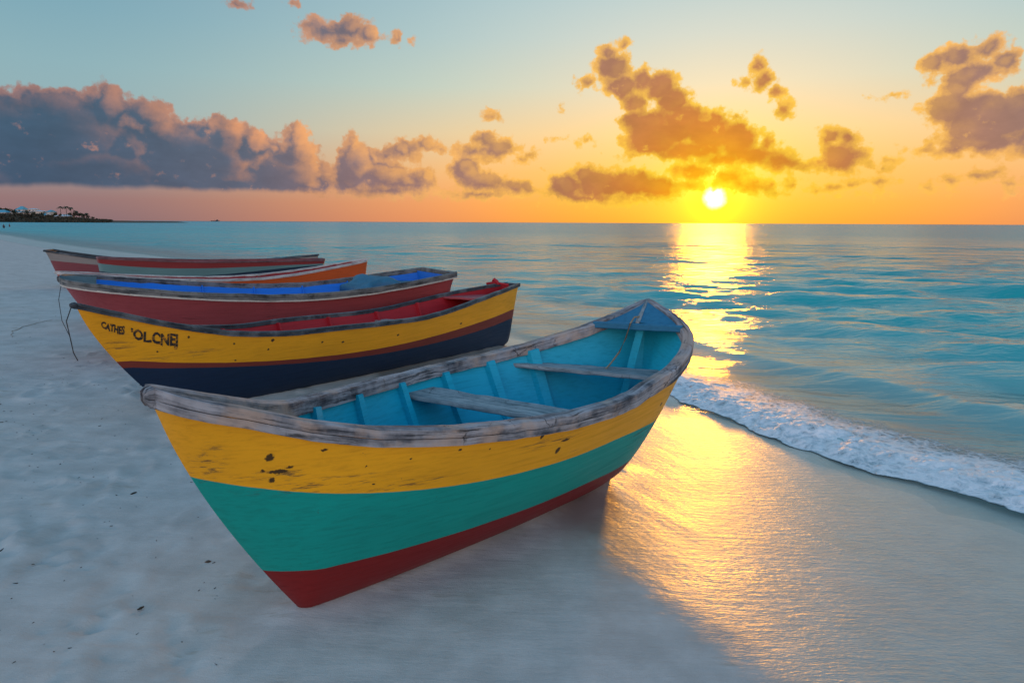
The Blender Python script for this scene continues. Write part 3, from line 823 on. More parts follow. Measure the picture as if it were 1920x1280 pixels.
def plank(c00, c01, c10, c11, thick, n=14, wob=0.004, seed=0, sag=0.0):
    """a board between two edges (c00-c01 and c10-c11), grain along the edges"""
    r = np.random.default_rng(seed)
    rows = []
    c00, c01, c10, c11 = map(lambda q: np.array(q, float), (c00, c01, c10, c11))
    for i in range(n):
        f = i / (n - 1)
        a_, b_ = c00 + (c01 - c00) * f, c10 + (c11 - c10) * f
        a_ = a_ + r.normal(0, wob, 3); b_ = b_ + r.normal(0, wob, 3)
        d = (b_ - a_); dn = d / (np.linalg.norm(d) + 1e-9)
        dz = np.array([0, 0, thick]); k = min(0.006, thick * .3)
        up = np.array([0, 0, -sag * math.sin(math.pi * f)])
        rows.append(np.array([a_ + dn * k, b_ - dn * k, b_ - [0, 0, k], b_ - dz + [0, 0, k], b_ - dn * k - dz, a_ + dn * k - dz, a_ - dz + [0, 0, k], a_ - [0, 0, k]]) + up)
    return strip(rows, True, True)
def tube(pts, r, n=6):
    P = [Vector(p) for p in pts]; rows = []
    for i, p in enumerate(P):
        d = (P[min(i + 1, len(P) - 1)] - P[max(i - 1, 0)]).normalized()
        up = Vector((0, 0, 1)) if abs(d.z) < 0.9 else Vector((1, 0, 0))
        a_ = d.cross(up).normalized(); b_ = d.cross(a_)
        rr = r[i] if hasattr(r, '__len__') else r
        rows.append(np.array([p + (a_ * math.cos(6.2832 * k / n) + b_ * math.sin(6.2832 * k / n)) * rr for k in range(n)]))
    return strip(rows, True, True)

NT_, NV_ = 120, 46
def hull_mesh(s, bands):
    t = np.linspace(0, 1, NT_); v = np.linspace(0, 1, NV_)
    T, V = np.meshgrid(t, v, indexing='ij')
    al = s.a(t)
    parts, A = [], {k: [] for k in ('band_a', 'band_b', 'band_c')[:len(bands)]}
    lines = []
    for bd in bands:
        bt = np.array([q[0] for q in bd]); bv = np.array([q[1] for q in bd])
        zz = s.zk(bt) + (s.zs_(bt) - s.rh * .5 - s.zk(bt)) * bv
        deg = min(3, len(bd) - 1)
        co = np.polyfit(s.a(bt), zz, deg)
        lines.append(np.polyval(co, np.clip(al, s.a(bt[0]) - .15, s.a(bt[-1]) + .25)))
    for side in (1, -1):
        w, z = s.wall(T, V, side)
        z = z + 0.0
        Pn = s.loc(al[:, None] + 0 * V, side * w, z)
        rows = [Pn[i] for i in range(NT_)]
        V_, F_ = strip(rows)
        if side < 0: F_ = [q[::-1] for q in F_]
        parts.append((V_, F_))
        for k, ln in zip(A, lines): A[k].append((z - ln[:, None]).ravel())
    # close blunt ends
    for i, blunt in ((0, s.blunt0), (NT_ - 1, s.blunt1)):
        if not blunt: continue
        r_ = parts[0][0][i * NV_:(i + 1) * NV_]; l_ = parts[1][0][i * NV_:(i + 1) * NV_]
        bow = np.linspace(0, 1, 7)
        rows = [r_ * (1 - f) + l_ * f for f in bow]
        V_, F_ = strip(rows)
        parts.append((V_, F_ if i else [q[::-1] for q in F_]))
        for k in A: A[k].append(np.concatenate([A[k][0].reshape(NT_, NV_)[i]] * 7))
    V_, F_ = join(parts)
    return V_, F_, {k: np.concatenate(x) for k, x in A.items()}
def lining_mesh(s, inset=0.035, vlo=0.1, t0=0.0, t1=1.0):
    t = np.linspace(max(t0, .02), min(t1, .985), 90); v = np.linspace(vlo, 1.0, 22)
    T, V = np.meshgrid(t, v, indexing='ij')
    parts = []
    for side in (1, -1):
        w, z = s.wall(T, V, side, inset)
        w = np.maximum(w, 0.002)
        P_ = s.loc(s.a(t)[:, None] + 0 * V, side * w, z)
        V_, F_ = strip([P_[i] for i in range(len(t))])
        parts.append((V_, F_[:] if side < 0 else [q[::-1] for q in F_]))
    for i, bl in ((0, s.blunt0), (len(t) - 1, s.blunt1)):
        if bl:
            r_ = parts[0][0][i * 22:(i + 1) * 22]; l_ = parts[1][0][i * 22:(i + 1) * 22]
            V_, F_ = strip([r_ * (1 - f) + l_ * f for f in np.linspace(0, 1, 5)])
            parts.append((V_, F_))
    return join(parts)
def floor_mesh(s, v0, inset=0.04, ta=.08, tb=.94):
    t = np.linspace(ta, tb, 60); rows = []
    for x in t:
        wr, z = s.wall(np.array([x]), np.array([v0]), 1, inset); wl, _ = s.wall(np.array([x]), np.array([v0]), -1, inset)
        f = np.linspace(-1, 1, 9)
        off = np.where(f > 0, f * wr[0], f * wl[0])
        rows.append(s.loc(np.full(9, s.a(x)), off, np.full(9, max(z[0], 0.06)) + 0.002 * np.sin(f * 12)))
    V_, F_ = strip(rows)
    return V_, F_
def rail_mesh(s, rough=0.004, seed=1, over0=0.03, over1=0.01, prof=1.0, lift=0.0, rw=None, rh=None, ta=0.0, tb=1.0, blunt_cap=True):
    rw = rw or s.rw; rh = rh or s.rh
    n = 150
    t = np.linspace(ta, tb, n); al = s.a(t)
    parts = []
    for side in (1, -1):
        w = s.w(t, side); z = s.zs_(t) + lift
        # slight unevenness of an old hand-cut rail
        dz_ = rough * 2.0 * fbm(al * 3.1 + 7 * side, al * 0 + seed, 4, 0.6, seed)
        do_ = rough * 2.0 * fbm(al * 4.3 + 3 * side, al * 0 + seed + 5, 4, 0.6, seed + 9)
        z = z + dz_; w = w + do_
        rows = []
        for i in range(n):
            a_ = al[i]
            wi = w[i]; zi = z[i]; inn = max(wi - rw, 0.0); k = min(.10 * rh, .008) * prof
            ring = [(wi - .2 * k, zi - rh), (wi + .2 * k, zi - rh * .60), (wi - 1.2 * k, zi - rh * .57), (wi + .2 * k, zi - rh * .54), (wi + .4 * k, zi - k), (wi - .5 * k, zi - .25 * k), (wi - 1.5 * k if wi - 1.5 * k > inn else inn, zi),
                    ((wi + inn) / 2, zi + .3 * k), (min(inn + 1.2 * k, wi), zi), (inn, zi - k), (inn, zi - rh * .9)]
            off = np.array([r_[0] for r_ in ring]); zz = np.array([r_[1] for r_ in ring])
            rows.append(s.loc(np.full(len(ring), a_), side * np.maximum(off, 0.0005), zz))
        # round the very ends a little past the stem
        for end, over in ((0, over0), (-1, over1)):
            if over <= 0: continue
            c = rows[end]; cen = c.mean(0); dirx = -1 if end == 0 else 1
            for f, sc_ in ((.6, .86), (1.0, .45)):
                q = cen + (c - cen) * [1, sc_, sc_]; q[:, 0] += dirx * over * f
                q[:, 1] = np.where(side * -q[:, 1] < 0.0005, -side * 0.0005, q[:, 1])
                if end == 0: rows.insert(0, q)
                else: rows.append(q)
        st_ = strip(rows, True, True); V_, F_ = st_
        F_[:] = [q[::-1] for q in F_] if side > 0 else F_
        parts.append(st_)
    # board across a blunt end
    if blunt_cap:
        for tt_, bl in ((0.0, s.blunt0), (1.0, s.blunt1)):
            if not bl: continue
            x = np.array([tt_]); a_ = float(s.a(x)[0]); z_ = float(s.zs_(x)[0]) + lift - .004
            wr, wl = float(s.w(x, 1)[0]) - rw * .98, float(s.w(x, -1)[0]) - rw * .98
            d = rw if tt_ == 0 else -rw
            parts.append(plank(s.loc(a_, -wl, z_), s.loc(a_, wr, z_), s.loc(a_ + d, -wl, z_), s.loc(a_ + d, wr, z_), rh * .9, 8, 0.002, seed))
    return join(parts)
def rib_mesh(s, al, side, width=0.05, deep=0.035, v0=0.12, inset=0.037):
    rows = []
    for v in np.linspace(v0, 0.99, 14):
        t = s.t_of(np.array([al - width / 2, al + width / 2]))
        w, z = s.wall(t, np.full(2, v), side, inset)
        o, i_ = w + .006, np.maximum(w - deep, 0.0)
        aa = np.array([al - width / 2, al + width / 2, al + width / 2 - .006, al - width / 2 + .006])
        rows.append(s.loc(aa, side * np.array([o[0], o[1], i_[1], i_[0]]), np.array([z[0], z[1], z[1], z[0]])))
    V_, F_ = strip(rows, True, True)
    return V_, F_
def inner_off(s, al, z, side, inset=0.03):
    """offset of the lining at a height"""
    t = s.t_of(np.array([al])); v = np.linspace(0.02, 1, 60)
    w, zz = s.wall(np.full(60, t[0]), v, side, inset)
    return side * float(np.interp(z, zz, w))
def part(name, VF, mat, parent, attrs=None, smooth=True):
    attrs = dict(attrs or {})
    if getattr(VF, 'run', None) is not None: attrs.update(run=VF.run, across=VF.across)
    o = mesh_obj(name, VF[0], VF[1], mat, parent, smooth, attrs)
    if smooth: o.data.set_sharp_from_angle(angle=R(38))
    return o
def thwart(root, s, aL, aR, z, wide, mat, thick=0.035, seed=0, name='thwart'):
    e = 0.0
    P_ = []
    for al, side in ((aL, -1), (aL + wide, -1), (aR, 1), (aR + wide, 1)):
        P_.append(s.loc(al, inner_off(s, al, z, side) , z))
    # board edges run from the left wall to the right wall
    return part(name, plank(P_[0], P_[2], P_[1], P_[3], thick, 16, 0.0025, seed), mat, root)
def boat_root(s, label, group='wooden boats drawn up in a row on the beach'):
    r = empty('rowing_boat', s.base, s.rot)
    return tag(r, label, 'boat', group)

old_wood = timber('weathered_rail_timber', (0.028, 0.034, 0.045), (0.36, 0.36, 0.38), dust=(0.46, 0.34, 0.27))
bench_wood = timber('weathered_bench_timber', (0.10, 0.15, 0.17), (0.36, 0.39, 0.40), rough=0.7, crack_amt=0.8)
rope_mat = plain('old_rope', (0.30, 0.24, 0.16), 0.9, 0.6, 40, 0.6)
dark_rope = plain('dark_rope', (0.05, 0.05, 0.05), 0.9, 0.5, 40, 0.6)

# ---- the near boat: yellow over green over red, blue inside
s = Shape(BOATS['b1'], False, False, 0.6)
YT = [(0.165, 0.394), (0.225, 0.625), (0.275, 0.713), (0.325, 0.694), (0.37, 0.694), (0.405, 0.688), (0.525, 0.706), (0.615, 0.663), (0.7, 0.613)]
TR = [(0.245, 0.2), (0.295, 0.281), (0.35, 0.325), (0.435, 0.3), (0.5, 0.344), (0.6, 0.3), (0.725, 0.25)]
SP1 = [(0.385, 0.967, 0.0173, 0.0188), (0.404, 0.849, 0.0113, 0.0139), (0.423, 0.891, 0.0388, 0.011), (0.367, 0.9, 0.0093, 0.0082), (0.463, 0.91, 0.016, 0.0055), (0.591, 0.983, 0.0131, 0.0081), (1.954, 0.751, 0.0179, 0.0231), (1.985, 0.815, 0.0365, 0.0098), (1.764, 0.88, 0.0118, 0.0157), (3.551, 0.683, 0.0093, 0.0645), (3.228, 0.81, 0.0195, 0.0154), (3.327, 0.891, 0.0133, 0.0155), (1.245, 0.891, 0.009, 0.006), (1.424, 0.866, 0.0065, 0.0061), (0.831, 0.768, 0.0076, 0.0058), (0.99, 0.881, 0.0054, 0.0058), (0.781, 0.871, 0.0049, 0.0057)]
def local_spots(s, sp): return [(a - s.mid, z + (a - s.mid) * s.slope, rx, rz) for a, z, rx, rz in sp]
near = boat_root(s, 'nearest boat with yellow and turquoise green hull, red bottom, blue inside and bare grey rail')
hull1 = paint('yellow_green_red_paint', [(0.22, 0.008, 0.007), (0.0, 0.33, 0.28), (0.93, 0.42, 0.006)], local_spots(s, SP1), 0.75,
              streaks=local_spots(s, [(0.62, 0.80, 0.42, 0.06), (0.42, 0.87, 0.22, 0.05), (0.18, 0.95, 0.08, 0.16), (1.0, 0.74, 0.5, 0.04), (1.9, 0.83, 0.4, 0.05), (1.9, 0.02, 1.5, 0.09), (3.2, .62, .5, .16)]))
V_, F_, A_ = hull_mesh(s, [TR, YT])
part('hull', (V_, F_), hull1, near, A_)
blue_in = paint('blue_inside_paint', [(0.003, 0.40, 0.56)], wear=0.6, rough=0.5, grime=(0.01, 0.05, 0.07))
part('lining', lining_mesh(s), blue_in, near)
part('floor', floor_mesh(s, 0.2), blue_in, near)
part('gunwale', rail_mesh(s, 0.006, 3, 0.035, 0.012), old_wood, near)
for al in (1.02, 1.45, 1.93, 2.42, 2.86, 3.2):
    for side in (-1, 1):
        part('rib', rib_mesh(s, al, side, 0.07, 0.055, .08), blue_in, near)
thwart(near, s, 1.98, 2.26, 0.845, 0.30, bench_wood, seed=4)
thwart(near, s, 3.06, 3.50, 0.95, 0.25, bench_wood, seed=5)
# foredeck between the rails, its edge board and the post under it
deck_blue = paint('blue_deck_paint', [(0.02, 0.17, 0.30)], wear=0.8, rough=0.5, grime=(0.02, 0.06, 0.09))
def foredeck(s, tL, tR, drop=0.02, crown=0.03):
    rows = []
    for f in np.linspace(0, 1, 26):
        a_, b_ = np.array([tL + (0.998 - tL) * f]), np.array([tR + (0.998 - tR) * f])
        pl = s.loc(s.a(a_), -(s.w(a_, -1) - s.rw * .5 * (1 - f)), s.zs_(a_) - drop)[0]
        pr = s.loc(s.a(b_), (s.w(b_, 1) - s.rw * .5 * (1 - f)), s.zs_(b_) - drop)[0]
        g = np.linspace(0, 1, 11)[:, None]
        q = pl * (1 - g) + pr * g
        q[:, 2] += crown * (1 - f * .5) * (1 - np.abs(2 * g[:, 0] - 1))
        rows.append(q)
    return strip(rows), rows
DECK_L, DECK_R = 0.80, 0.822
(dv, df), drows = foredeck(s, DECK_L, DECK_R)
part('foredeck', (dv, [q[::-1] for q in df]), deck_blue, near)
e0, e1 = drows[0][0], drows[0][-1]
back = np.array([-0.035, 0, 0])
part('deck_edge', plank(e0 + back + [0, 0, .022], e1 + back + [0, 0, .022], e0 + [0, 0, .024], e1 + [0, 0, .024], 0.052, 12, .001, 8), deck_blue, near)
mid_e = drows[0][5]
part('king_plank', plank(mid_e + [0, .02, .012], drows[-1][5] + [0, .012, .008], mid_e + [0, -.02, .012], drows[-1][5] + [0, -.012, .008], .02, 10, .002, 6), bench_wood, near)
tp = float(s.t_of(np.array([3.62]))[0])
pb = s.loc(3.60, -0.02, 0.62)
part('deck_post', plank(mid_e + [.05, .03, -.03], pb + [0.10, .03, 0], mid_e + [.05, -.03, -.03], pb + [0.10, -.03, 0], .04, 8, .001, 9), blue_in, near)
m0 = Vector(mid_e) + Vector((.16, .02, .035))
part('mooring_line', tube([m0, Vector(mid_e) + Vector((-.005, .03, .04)), Vector(mid_e) + Vector((-.05, .04, -.01)), Vector(mid_e) + Vector((-.09, .05, -.12)), Vector(mid_e) + Vector((-.12, .09, -.24)), Vector(mid_e) + Vector((-.20, .12, -.33)), Vector(mid_e) + Vector((-.26, .13, -.37))], 0.007), rope_mat, near)

# ---- second boat: yellow, maroon stripe, navy, red inside, lettered bow
s = Shape(BOATS['b2'], False, True)
YM = [(0.255, 0.438), (0.32, 0.606), (0.385, 0.6), (0.445, 0.588), (0.52, 0.581), (0.605, 0.562), (0.705, 0.569), (0.78, 0.588), (0.87, 0.569), (0.955, 0.619)]
MN = [(0.255, 0.356), (0.32, 0.544), (0.385, 0.531), (0.445, 0.519), (0.52, 0.5), (0.61, 0.475), (0.71, 0.463), (0.79, 0.406), (0.875, 0.413), (0.95, 0.469)]
SP2 = [(1.805, 0.718, 0.0188, 0.0184), (1.38, 0.72, 0.0114, 0.0118), (1.768, 0.616, 0.0125, 0.0123), (2.752, 0.599, 0.0198, 0.0133), (3.695, 0.59, 0.021, 0.0142), (5.209, 0.595, 0.0279, 0.0163), (2.447, 0.63, 0.0146, 0.013), (0.921, 0.835, 0.0126, 0.014), (0.64, 0.708, 0.0088, 0.011), (1.413, 0.529, 0.0117, 0.009)]
second = boat_root(s, 'yellow boat with a brown stripe, navy bottom, red inside and black lettering near its bow')
hull2 = paint('yellow_maroon_navy_paint', [(0.006, 0.022, 0.06), (0.22, 0.035, 0.02), (0.92, 0.39, 0.006)], local_spots(s, SP2), 0.6,
              streaks=local_spots(s, [(0.3, 0.8, 0.2, 0.25), (0.9, 0.66, 0.6, 0.06)]))
V_, F_, A_ = hull_mesh(s, [MN, YM])
part('hull', (V_, F_), hull2, second, A_)
red_in = paint('red_inside_paint', [(0.46, 0.014, 0.024)], wear=0.6, rough=0.5, grime=(0.05, 0.01, 0.01))
part('lining', lining_mesh(s), red_in, second)
part('floor', floor_mesh(s, 0.3), red_in, second)
black_rail = timber('black_tarred_rail', (0.012, 0.018, 0.026), (0.06, 0.075, 0.09), dust=(0.16, 0.17, 0.18), rough=0.5, crack_amt=0.5)
part('gunwale', rail_mesh(s, 0.003, 21, 0.05, 0.0), black_rail, second)
for al in (1.7, 2.55, 3.4, 4.3, 5.15):
    for side in (-1, 1):
        part('rib', rib_mesh(s, al, side, 0.045, 0.05), red_in, second)
grey_bench = timber('grey_bench_timber', (0.16, 0.14, 0.14), (0.38, 0.35, 0.34), rough=0.75)
thwart(second, s, 3.00, 3.02, 0.60, 0.24, grey_bench, seed=14)
thwart(second, s, 4.25, 4.3, 0.66, 0.24, grey_bench, seed=15)
pink = paint('faded_red_deck_paint', [(0.42, 0.07, 0.08)], wear=0.8, rough=0.55, grime=(0.10, 0.02, 0.02))
thwart(second, s, 5.75, 5.85, 0.93, 0.95, pink, seed=16, name='stern_seat')
x = np.array([.97]); za = float(s.zs_(x)[0])
part('stern_bar', tube([s.loc(6.75, -float(s.w(x, -1)[0]) + .02, za + .02), s.loc(6.72, -.05, za + .05), s.loc(6.75, float(s.w(x, 1)[0]) - .02, za + .02)], .022, 8), red_in, second)
part('red_rag', tube([s.loc(6.74, -.10, za + .07), s.loc(6.72, -.05, za + .10), s.loc(6.71, 0.02, za + .07), s.loc(6.70, .05, za + .02)], [.015, .03, .028, .012], 7), red_in, second)
# painted letters, bent onto the planking
def lettering(s, text, t0, t1, low0, low1, high0, high1, mat, parent, out=0.004):
    cu = bpy.data.curves.new('letters', 'FONT')
    cu.body = text; cu.size = 1.0; cu.offset = 0.045; cu.resolution_u = 3
    tmp = bpy.data.objects.new('letters', cu); COL.objects.link(tmp)
    dg = bpy.context.evaluated_depsgraph_get()
    me = bpy.data.meshes.new_from_object(tmp.evaluated_get(dg))
    bpy.data.objects.remove(tmp)
    co = np.array([v.co[:] for v in me.vertices]); fs = [tuple(p.vertices) for p in me.polygons]
    x0, x1 = co[:, 0].min(), co[:, 0].max(); y0, y1 = 0.0, 0.72
    f = (co[:, 0] - x0) / (x1 - x0); g = (co[:, 1] - y0) / (y1 - y0)
    jx = 0.05 * np.sin(co[:, 0] * 4.1) + 0.04 * np.sin(co[:, 0] * 9 + co[:, 1] * 3); g = g + jx
    t = s.t_of(s.a(t0) + (s.a(t1) - s.a(t0)) * f)
    v = (low0 + (low1 - low0) * f) * (1 - g) + (high0 + (high1 - high0) * f) * g
    w, z = s.wall(t, v, 1)
    return mesh_obj('lettering', s.loc(s.a(t), w + out, z), fs, mat, parent, False)
ink = plain('black_brush_paint', (0.012, 0.010, 0.008), 0.6, 0.2, 30)
worn_ink, N, b, _ = new_mat('worn_black_lettering')
ob = N.new('ShaderNodeTexCoord').outputs['Object']
N.put(b.inputs['Base Color'], N.mix(N.rng(N.noise(N.v('MULTIPLY', ob, (10, 30, 40)), 1.0, 5, .7), .50, .64), (0.02, 0.014, 0.008, 1), (0.55, 0.22, 0.01, 1)))
b.inputs['Roughness'].default_value = .6
lettering(s, 'CATHES', .137, .200, .495, .650, .680, .80, worn_ink, second)
lettering(s, "'OL.CNEJ", .214, .306, .650, .780, .805, .915, worn_ink, second)
bow = s.loc(-.02, 0, s.zs[0] - .05)
part('bow_line', tube([bow + [0, .03, .02], bow + [-.05, .05, -.12], bow + [-.03, .05, -.30], bow + [-.01, .07, -.42], bow + [.02, .07, -.50]], .0045), dark_rope, second)

# ---- third boat: dull maroon hull, bright blue inside, square stern
s = Shape(BOATS['b3'], False, True, 0.12)
third = boat_root(s, 'dull maroon boat with bright blue inside and a folded blue sheet in its stern')
hull3 = paint('maroon_paint', [(0.36, 0.065, 0.075)], wear=0.7, rough=0.5, grime=(0.05, 0.012, 0.015), streaks=local_spots(s, [(2.6, 0.72, 0.16, 0.35), (1.2, 0.6, 0.8, 0.12)]))
V_, F_, A_ = hull_mesh(s, [])
part('hull', (V_, F_), hull3, third)
cobalt = paint('cobalt_inside_paint', [(0.006, 0.17, 0.66)], wear=0.4, rough=0.5, grime=(0.01, 0.04, 0.12))
part('lining', lining_mesh(s, vlo=.2), cobalt, third)
part('floor', floor_mesh(s, 0.45, ta=.1, tb=.97), cobalt, third)
striped_rail = timber('grey_black_rail', (0.02, 0.025, 0.028), (0.17, 0.18, 0.18), dust=(0.20, 0.20, 0.19), rough=0.6, crack_amt=0.6)
part('gunwale', rail_mesh(s, 0.004, 31, 0.03, 0.0), striped_rail, third)
cream = plain('cream_paint', (0.55, 0.52, 0.46), 0.6, 0.4, 9)
part('rubbing_strip', rail_mesh(s, 0.002, 33, 0.0, 0.0, 0.5, -s.rh + .004, .02, .022, .02, 1.0, False), cream, third)
for al in (1.9, 2.7, 3.5, 4.3):
    for side in (-1, 1):
        part('rib', rib_mesh(s, al, side, 0.03, 0.03, .3), cobalt, third)
grey_deck = timber('grey_green_deck', (0.02, 0.06, 0.075), (0.07, 0.13, 0.15), rough=0.7)
def end_deck(s, t1, drop=.02, n=14, crown=.03):
    rows = []
    for x in np.linspace(.006, t1, n):
        x = np.array([x]); wr, wl = float(s.w(x, 1)[0]) - s.rw * .6, float(s.w(x, -1)[0]) - s.rw * .6
        g = np.linspace(0, 1, 9)
        rows.append(s.loc(np.full(9, s.a(x)[0]), -max(wl, 0) * (1 - g) + max(wr, 0) * g, s.zs_(x)[0] - drop + crown * (1 - np.abs(2 * g - 1))))
    st_ = strip(rows)
    st_[1][:] = [q[::-1] for q in st_[1]]
    return st_
part('foredeck', end_deck(s, .25), grey_deck, third)
bow = s.loc(.02, 0, s.zs[0] - .08)
part('bow_line', tube([bow + [0, .04, 0], bow + [-.06, .10, -.25], bow + [-.05, .12, -.55], bow + [.02, .14, -.78]], .0045), dark_rope, third)
# a folded sheet lying across the stern
sheet_mat = plain('blue_tarpaulin', (0.03, 0.15, 0.24), 0.55, 0.5, 5, 0.4)
def folded_sheet(lx, ly, lz, seed):
    rows = []
    for i in range(22):
        f = i / 21
        ring = []
        for j in range(20):
            q = 6.2832 * j / 20
            cx, cz = math.cos(q), math.sin(q)
            e = lambda c_: math.copysign(abs(c_) ** .55, c_)
            yy = ly / 2 * e(cx) * (1 - .12 * math.sin(f * 9)); zz = lz / 2 * e(cz) + lz / 2
            zz *= 0.55 + .45 * math.sin(math.pi * min(1, f * 1.2 + .1)) + .18 * f
            ring.append((lx * (f - .5), yy, zz))
        r_ = np.array(ring)
        n_ = 0.05 * fbm(r_[:, 0] * 5, r_[:, 1] * 5 + r_[:, 2] * 3, 3, .55, seed)
        r_[:, 2] += n_ * (r_[:, 2] > .02); r_[:, 1] += n_
        rows.append(r_)
    return strip(rows, True, True)
sh = mesh_obj('folded_sheet', *folded_sheet(1.05, 1.0, .34, 4), sheet_mat)
_p = s.loc(4.75, -.42, .80)
Mx = Matrix.Translation(s.base) @ Matrix.Rotation(s.rot, 4, 'Z')
sh.location = Mx @ Vector(_p); sh.rotation_euler = (0, 0, s.rot + .25)
tag(sh, 'folded dark blue sheet lying in the stern of the maroon boat', 'tarpaulin')
thwart(third, s, 4.2, 4.25, .78, 1.4, cobalt, seed=31, name='stern_seat')

# ---- fourth boat: orange outside, red inside
s = Shape(BOATS['b4'], False, False)
fourth = boat_root(s, 'orange boat with red inside and thin white rails behind the maroon boat')
hull4 = paint('orange_paint', [(0.64, 0.10, 0.014)], wear=0.6, grime=(0.14, 0.02, 0.01))
V_, F_, A_ = hull_mesh(s, [])
part('hull', (V_, F_), hull4, fourth)
red4 = paint('crimson_inside_paint', [(0.30, 0.015, 0.02)], wear=0.6, grime=(0.05, 0.01, 0.01))
part('lining', lining_mesh(s), red4, fourth)
part('floor', floor_mesh(s, .4), red4, fourth)
white_rail = timber('pale_painted_rail', (0.34, 0.32, 0.31), (0.58, 0.56, 0.54), rough=0.6, crack_amt=.5)
part('gunwale', rail_mesh(s, 0.003, 41, .02, .02), white_rail, fourth)
for al in (1.6, 2.6, 3.6, 4.5):
    for side in (-1, 1):
        part('rib', rib_mesh(s, al, side, .04, .04), red4, fourth)
thwart(fourth, s, 2.9, 2.9, .74, .3, grey_bench, seed=42)

# ---- fifth boat: red, pale green and navy bands, square end on the sand
s = Shape(BOATS['b5'], True, False, .3)
fifth = boat_root(s, 'red boat with a pale green band and navy bottom, square ended on the sand')
hull5 = paint('red_green_navy_paint', [(0.012, 0.03, 0.055), (0.13, 0.25, 0.25), (0.26, 0.03, 0.03)], wear=0.6)
V_, F_, A_ = hull_mesh(s, [[(0.005, 0.50), (0.145, 0.62), (.3, .70), (0.48, 0.78), (.8, .86)], [(0.005, 0.80), (0.145, 0.83), (.3, .86), (0.48, 0.88), (.8, .90)]])
part('hull', (V_, F_), hull5, fifth, A_)
part('lining', lining_mesh(s), red4, fifth)
part('floor', floor_mesh(s, .45, ta=.03), red4, fifth)
dull_rail = timber('dull_maroon_rail', (0.10, 0.04, 0.045), (0.22, 0.10, 0.11), rough=0.6, crack_amt=.5)
part('gunwale', rail_mesh(s, .003, 51, 0, .02), dull_rail, fifth)
for al in (1.3, 2.2, 3.1, 4.0):
    for side in (-1, 1):
        part('rib', rib_mesh(s, al, side, .04, .04), red4, fifth)
thwart(fifth, s, 2.5, 2.5, .9, .28, grey_bench, seed=52)

# ---- sixth boat, farthest: cream and maroon bow, black inside and rail
s = Shape(BOATS['b6'], True, True, .25)
sixth = boat_root(s, 'farthest boat in the row, cream topped maroon hull with black rails')
hull6 = paint('cream_maroon_paint', [(0.24, 0.06, 0.07), (0.29, 0.26, 0.24)], wear=0.9, grime=(0.08, 0.06, 0.05))
V_, F_, A_ = hull_mesh(s, [[(.055, .77), (.1, .78), (.19, .80), (.5, .80), (.9, .80)]])
part('hull', (V_, F_), hull6, sixth, A_)
tar = paint('black_inside_paint', [(0.018, 0.026, 0.034)], wear=0.4, grime=(0.05, 0.05, 0.05))
part('lining', lining_mesh(s), tar, sixth)
part('floor', floor_mesh(s, .4, ta=.03), tar, sixth)
part('gunwale', rail_mesh(s, .004, 61, 0, .02), black_rail, sixth)
slate = plain('slate_blue_paint', (0.07, 0.12, 0.15), .6, .5, 6)
thwart(sixth, s, 6.2, 6.2, 1.05, 1.1, slate, thick=.12, seed=63, name='stern_deck')
for al in (2.0, 3.2, 4.4):
    for side in (-1, 1):
        part('rib', rib_mesh(s, al, side, .04, .04), tar, sixth)
thwart(sixth, s, 3.4, 3.4, .68, .28, grey_bench, seed=62)

# ------------------------------------------------------------------ the headland across the bay
def leaf_cloud(r, cx, cy, cz, rx, ry, rz, n, size):
    V, F = [], []
    for _ in range(n):
        d = r.normal(0, 1, 3); d /= np.linalg.norm(d)
        q = np.array([cx, cy, cz]) + d * np.array([rx, ry, rz]) * r.uniform(0.45, 1.0) ** 0.6
        a_, b_ = r.normal(0, 1, 3), r.normal(0, 1, 3)
        a_ *= size * r.uniform(.5, 1.2) / np.linalg.norm(a_); b_ *= size * r.uniform(.4, 1.0) / np.linalg.norm(b_)
        k = len(V); V += [q - a_, q + b_, q + a_, q - b_]; F.append((k, k + 1, k + 2, k + 3))
    return np.array(V), F
HK = 1.75   # the far shore lies about three quarters of a kilometre off
HD = 430.0 * HK
def head_h(x):
    return HK * np.interp(np.asarray(x) / HK, [-463, -364, -327, -291, -277, -263, -248, -236, -218, -213], [3.6, 3.9, 3.9, 3.4, 2.5, 1.4, 1.0, .9, .75, -1.0])
hx = np.linspace(-520 * HK, -211 * HK, 150); hy = np.linspace(-70, 60, 40) * HK
HX, HY = np.meshgrid(hx, hy, indexing='ij')
prof = smooth01(HY / HK, -42, -8) * smooth01(HY / HK, 60, 30)
HZ = WL - .9 + (head_h(HX) + .9 + 1.0 * fbm(HX * .05, HY * .05, 4, .5, 150) * smooth01(-HX / HK, 236, 273)) * prof
def head_y(x): return math.sqrt(max(HD ** 2 - x * x, 100))
YB = 430 * HK + (HX + 400 * HK) * -.05
scrub_ground = plain('headland_earth', (0.045, 0.04, 0.028), .95, .6, .3)
tag(grid_obj('headland', HX, YB + HY, HZ, scrub_ground), kind='structure')
def head_at(px, dy=-6):
    """ground point of the headland seen in column px of the photo"""
    v = pix_dir(px, 405); x = -300.0 * HK
    for _ in range(12):
        y = 430 * HK + (x + 400 * HK) * -.05 + dy * HK
        x = y * v.x / v.y
    z = WL - .9 + (float(head_h(x)) + .9) * float(smooth01(np.array(dy * 1.0), -42, -8))
    return x, y, z
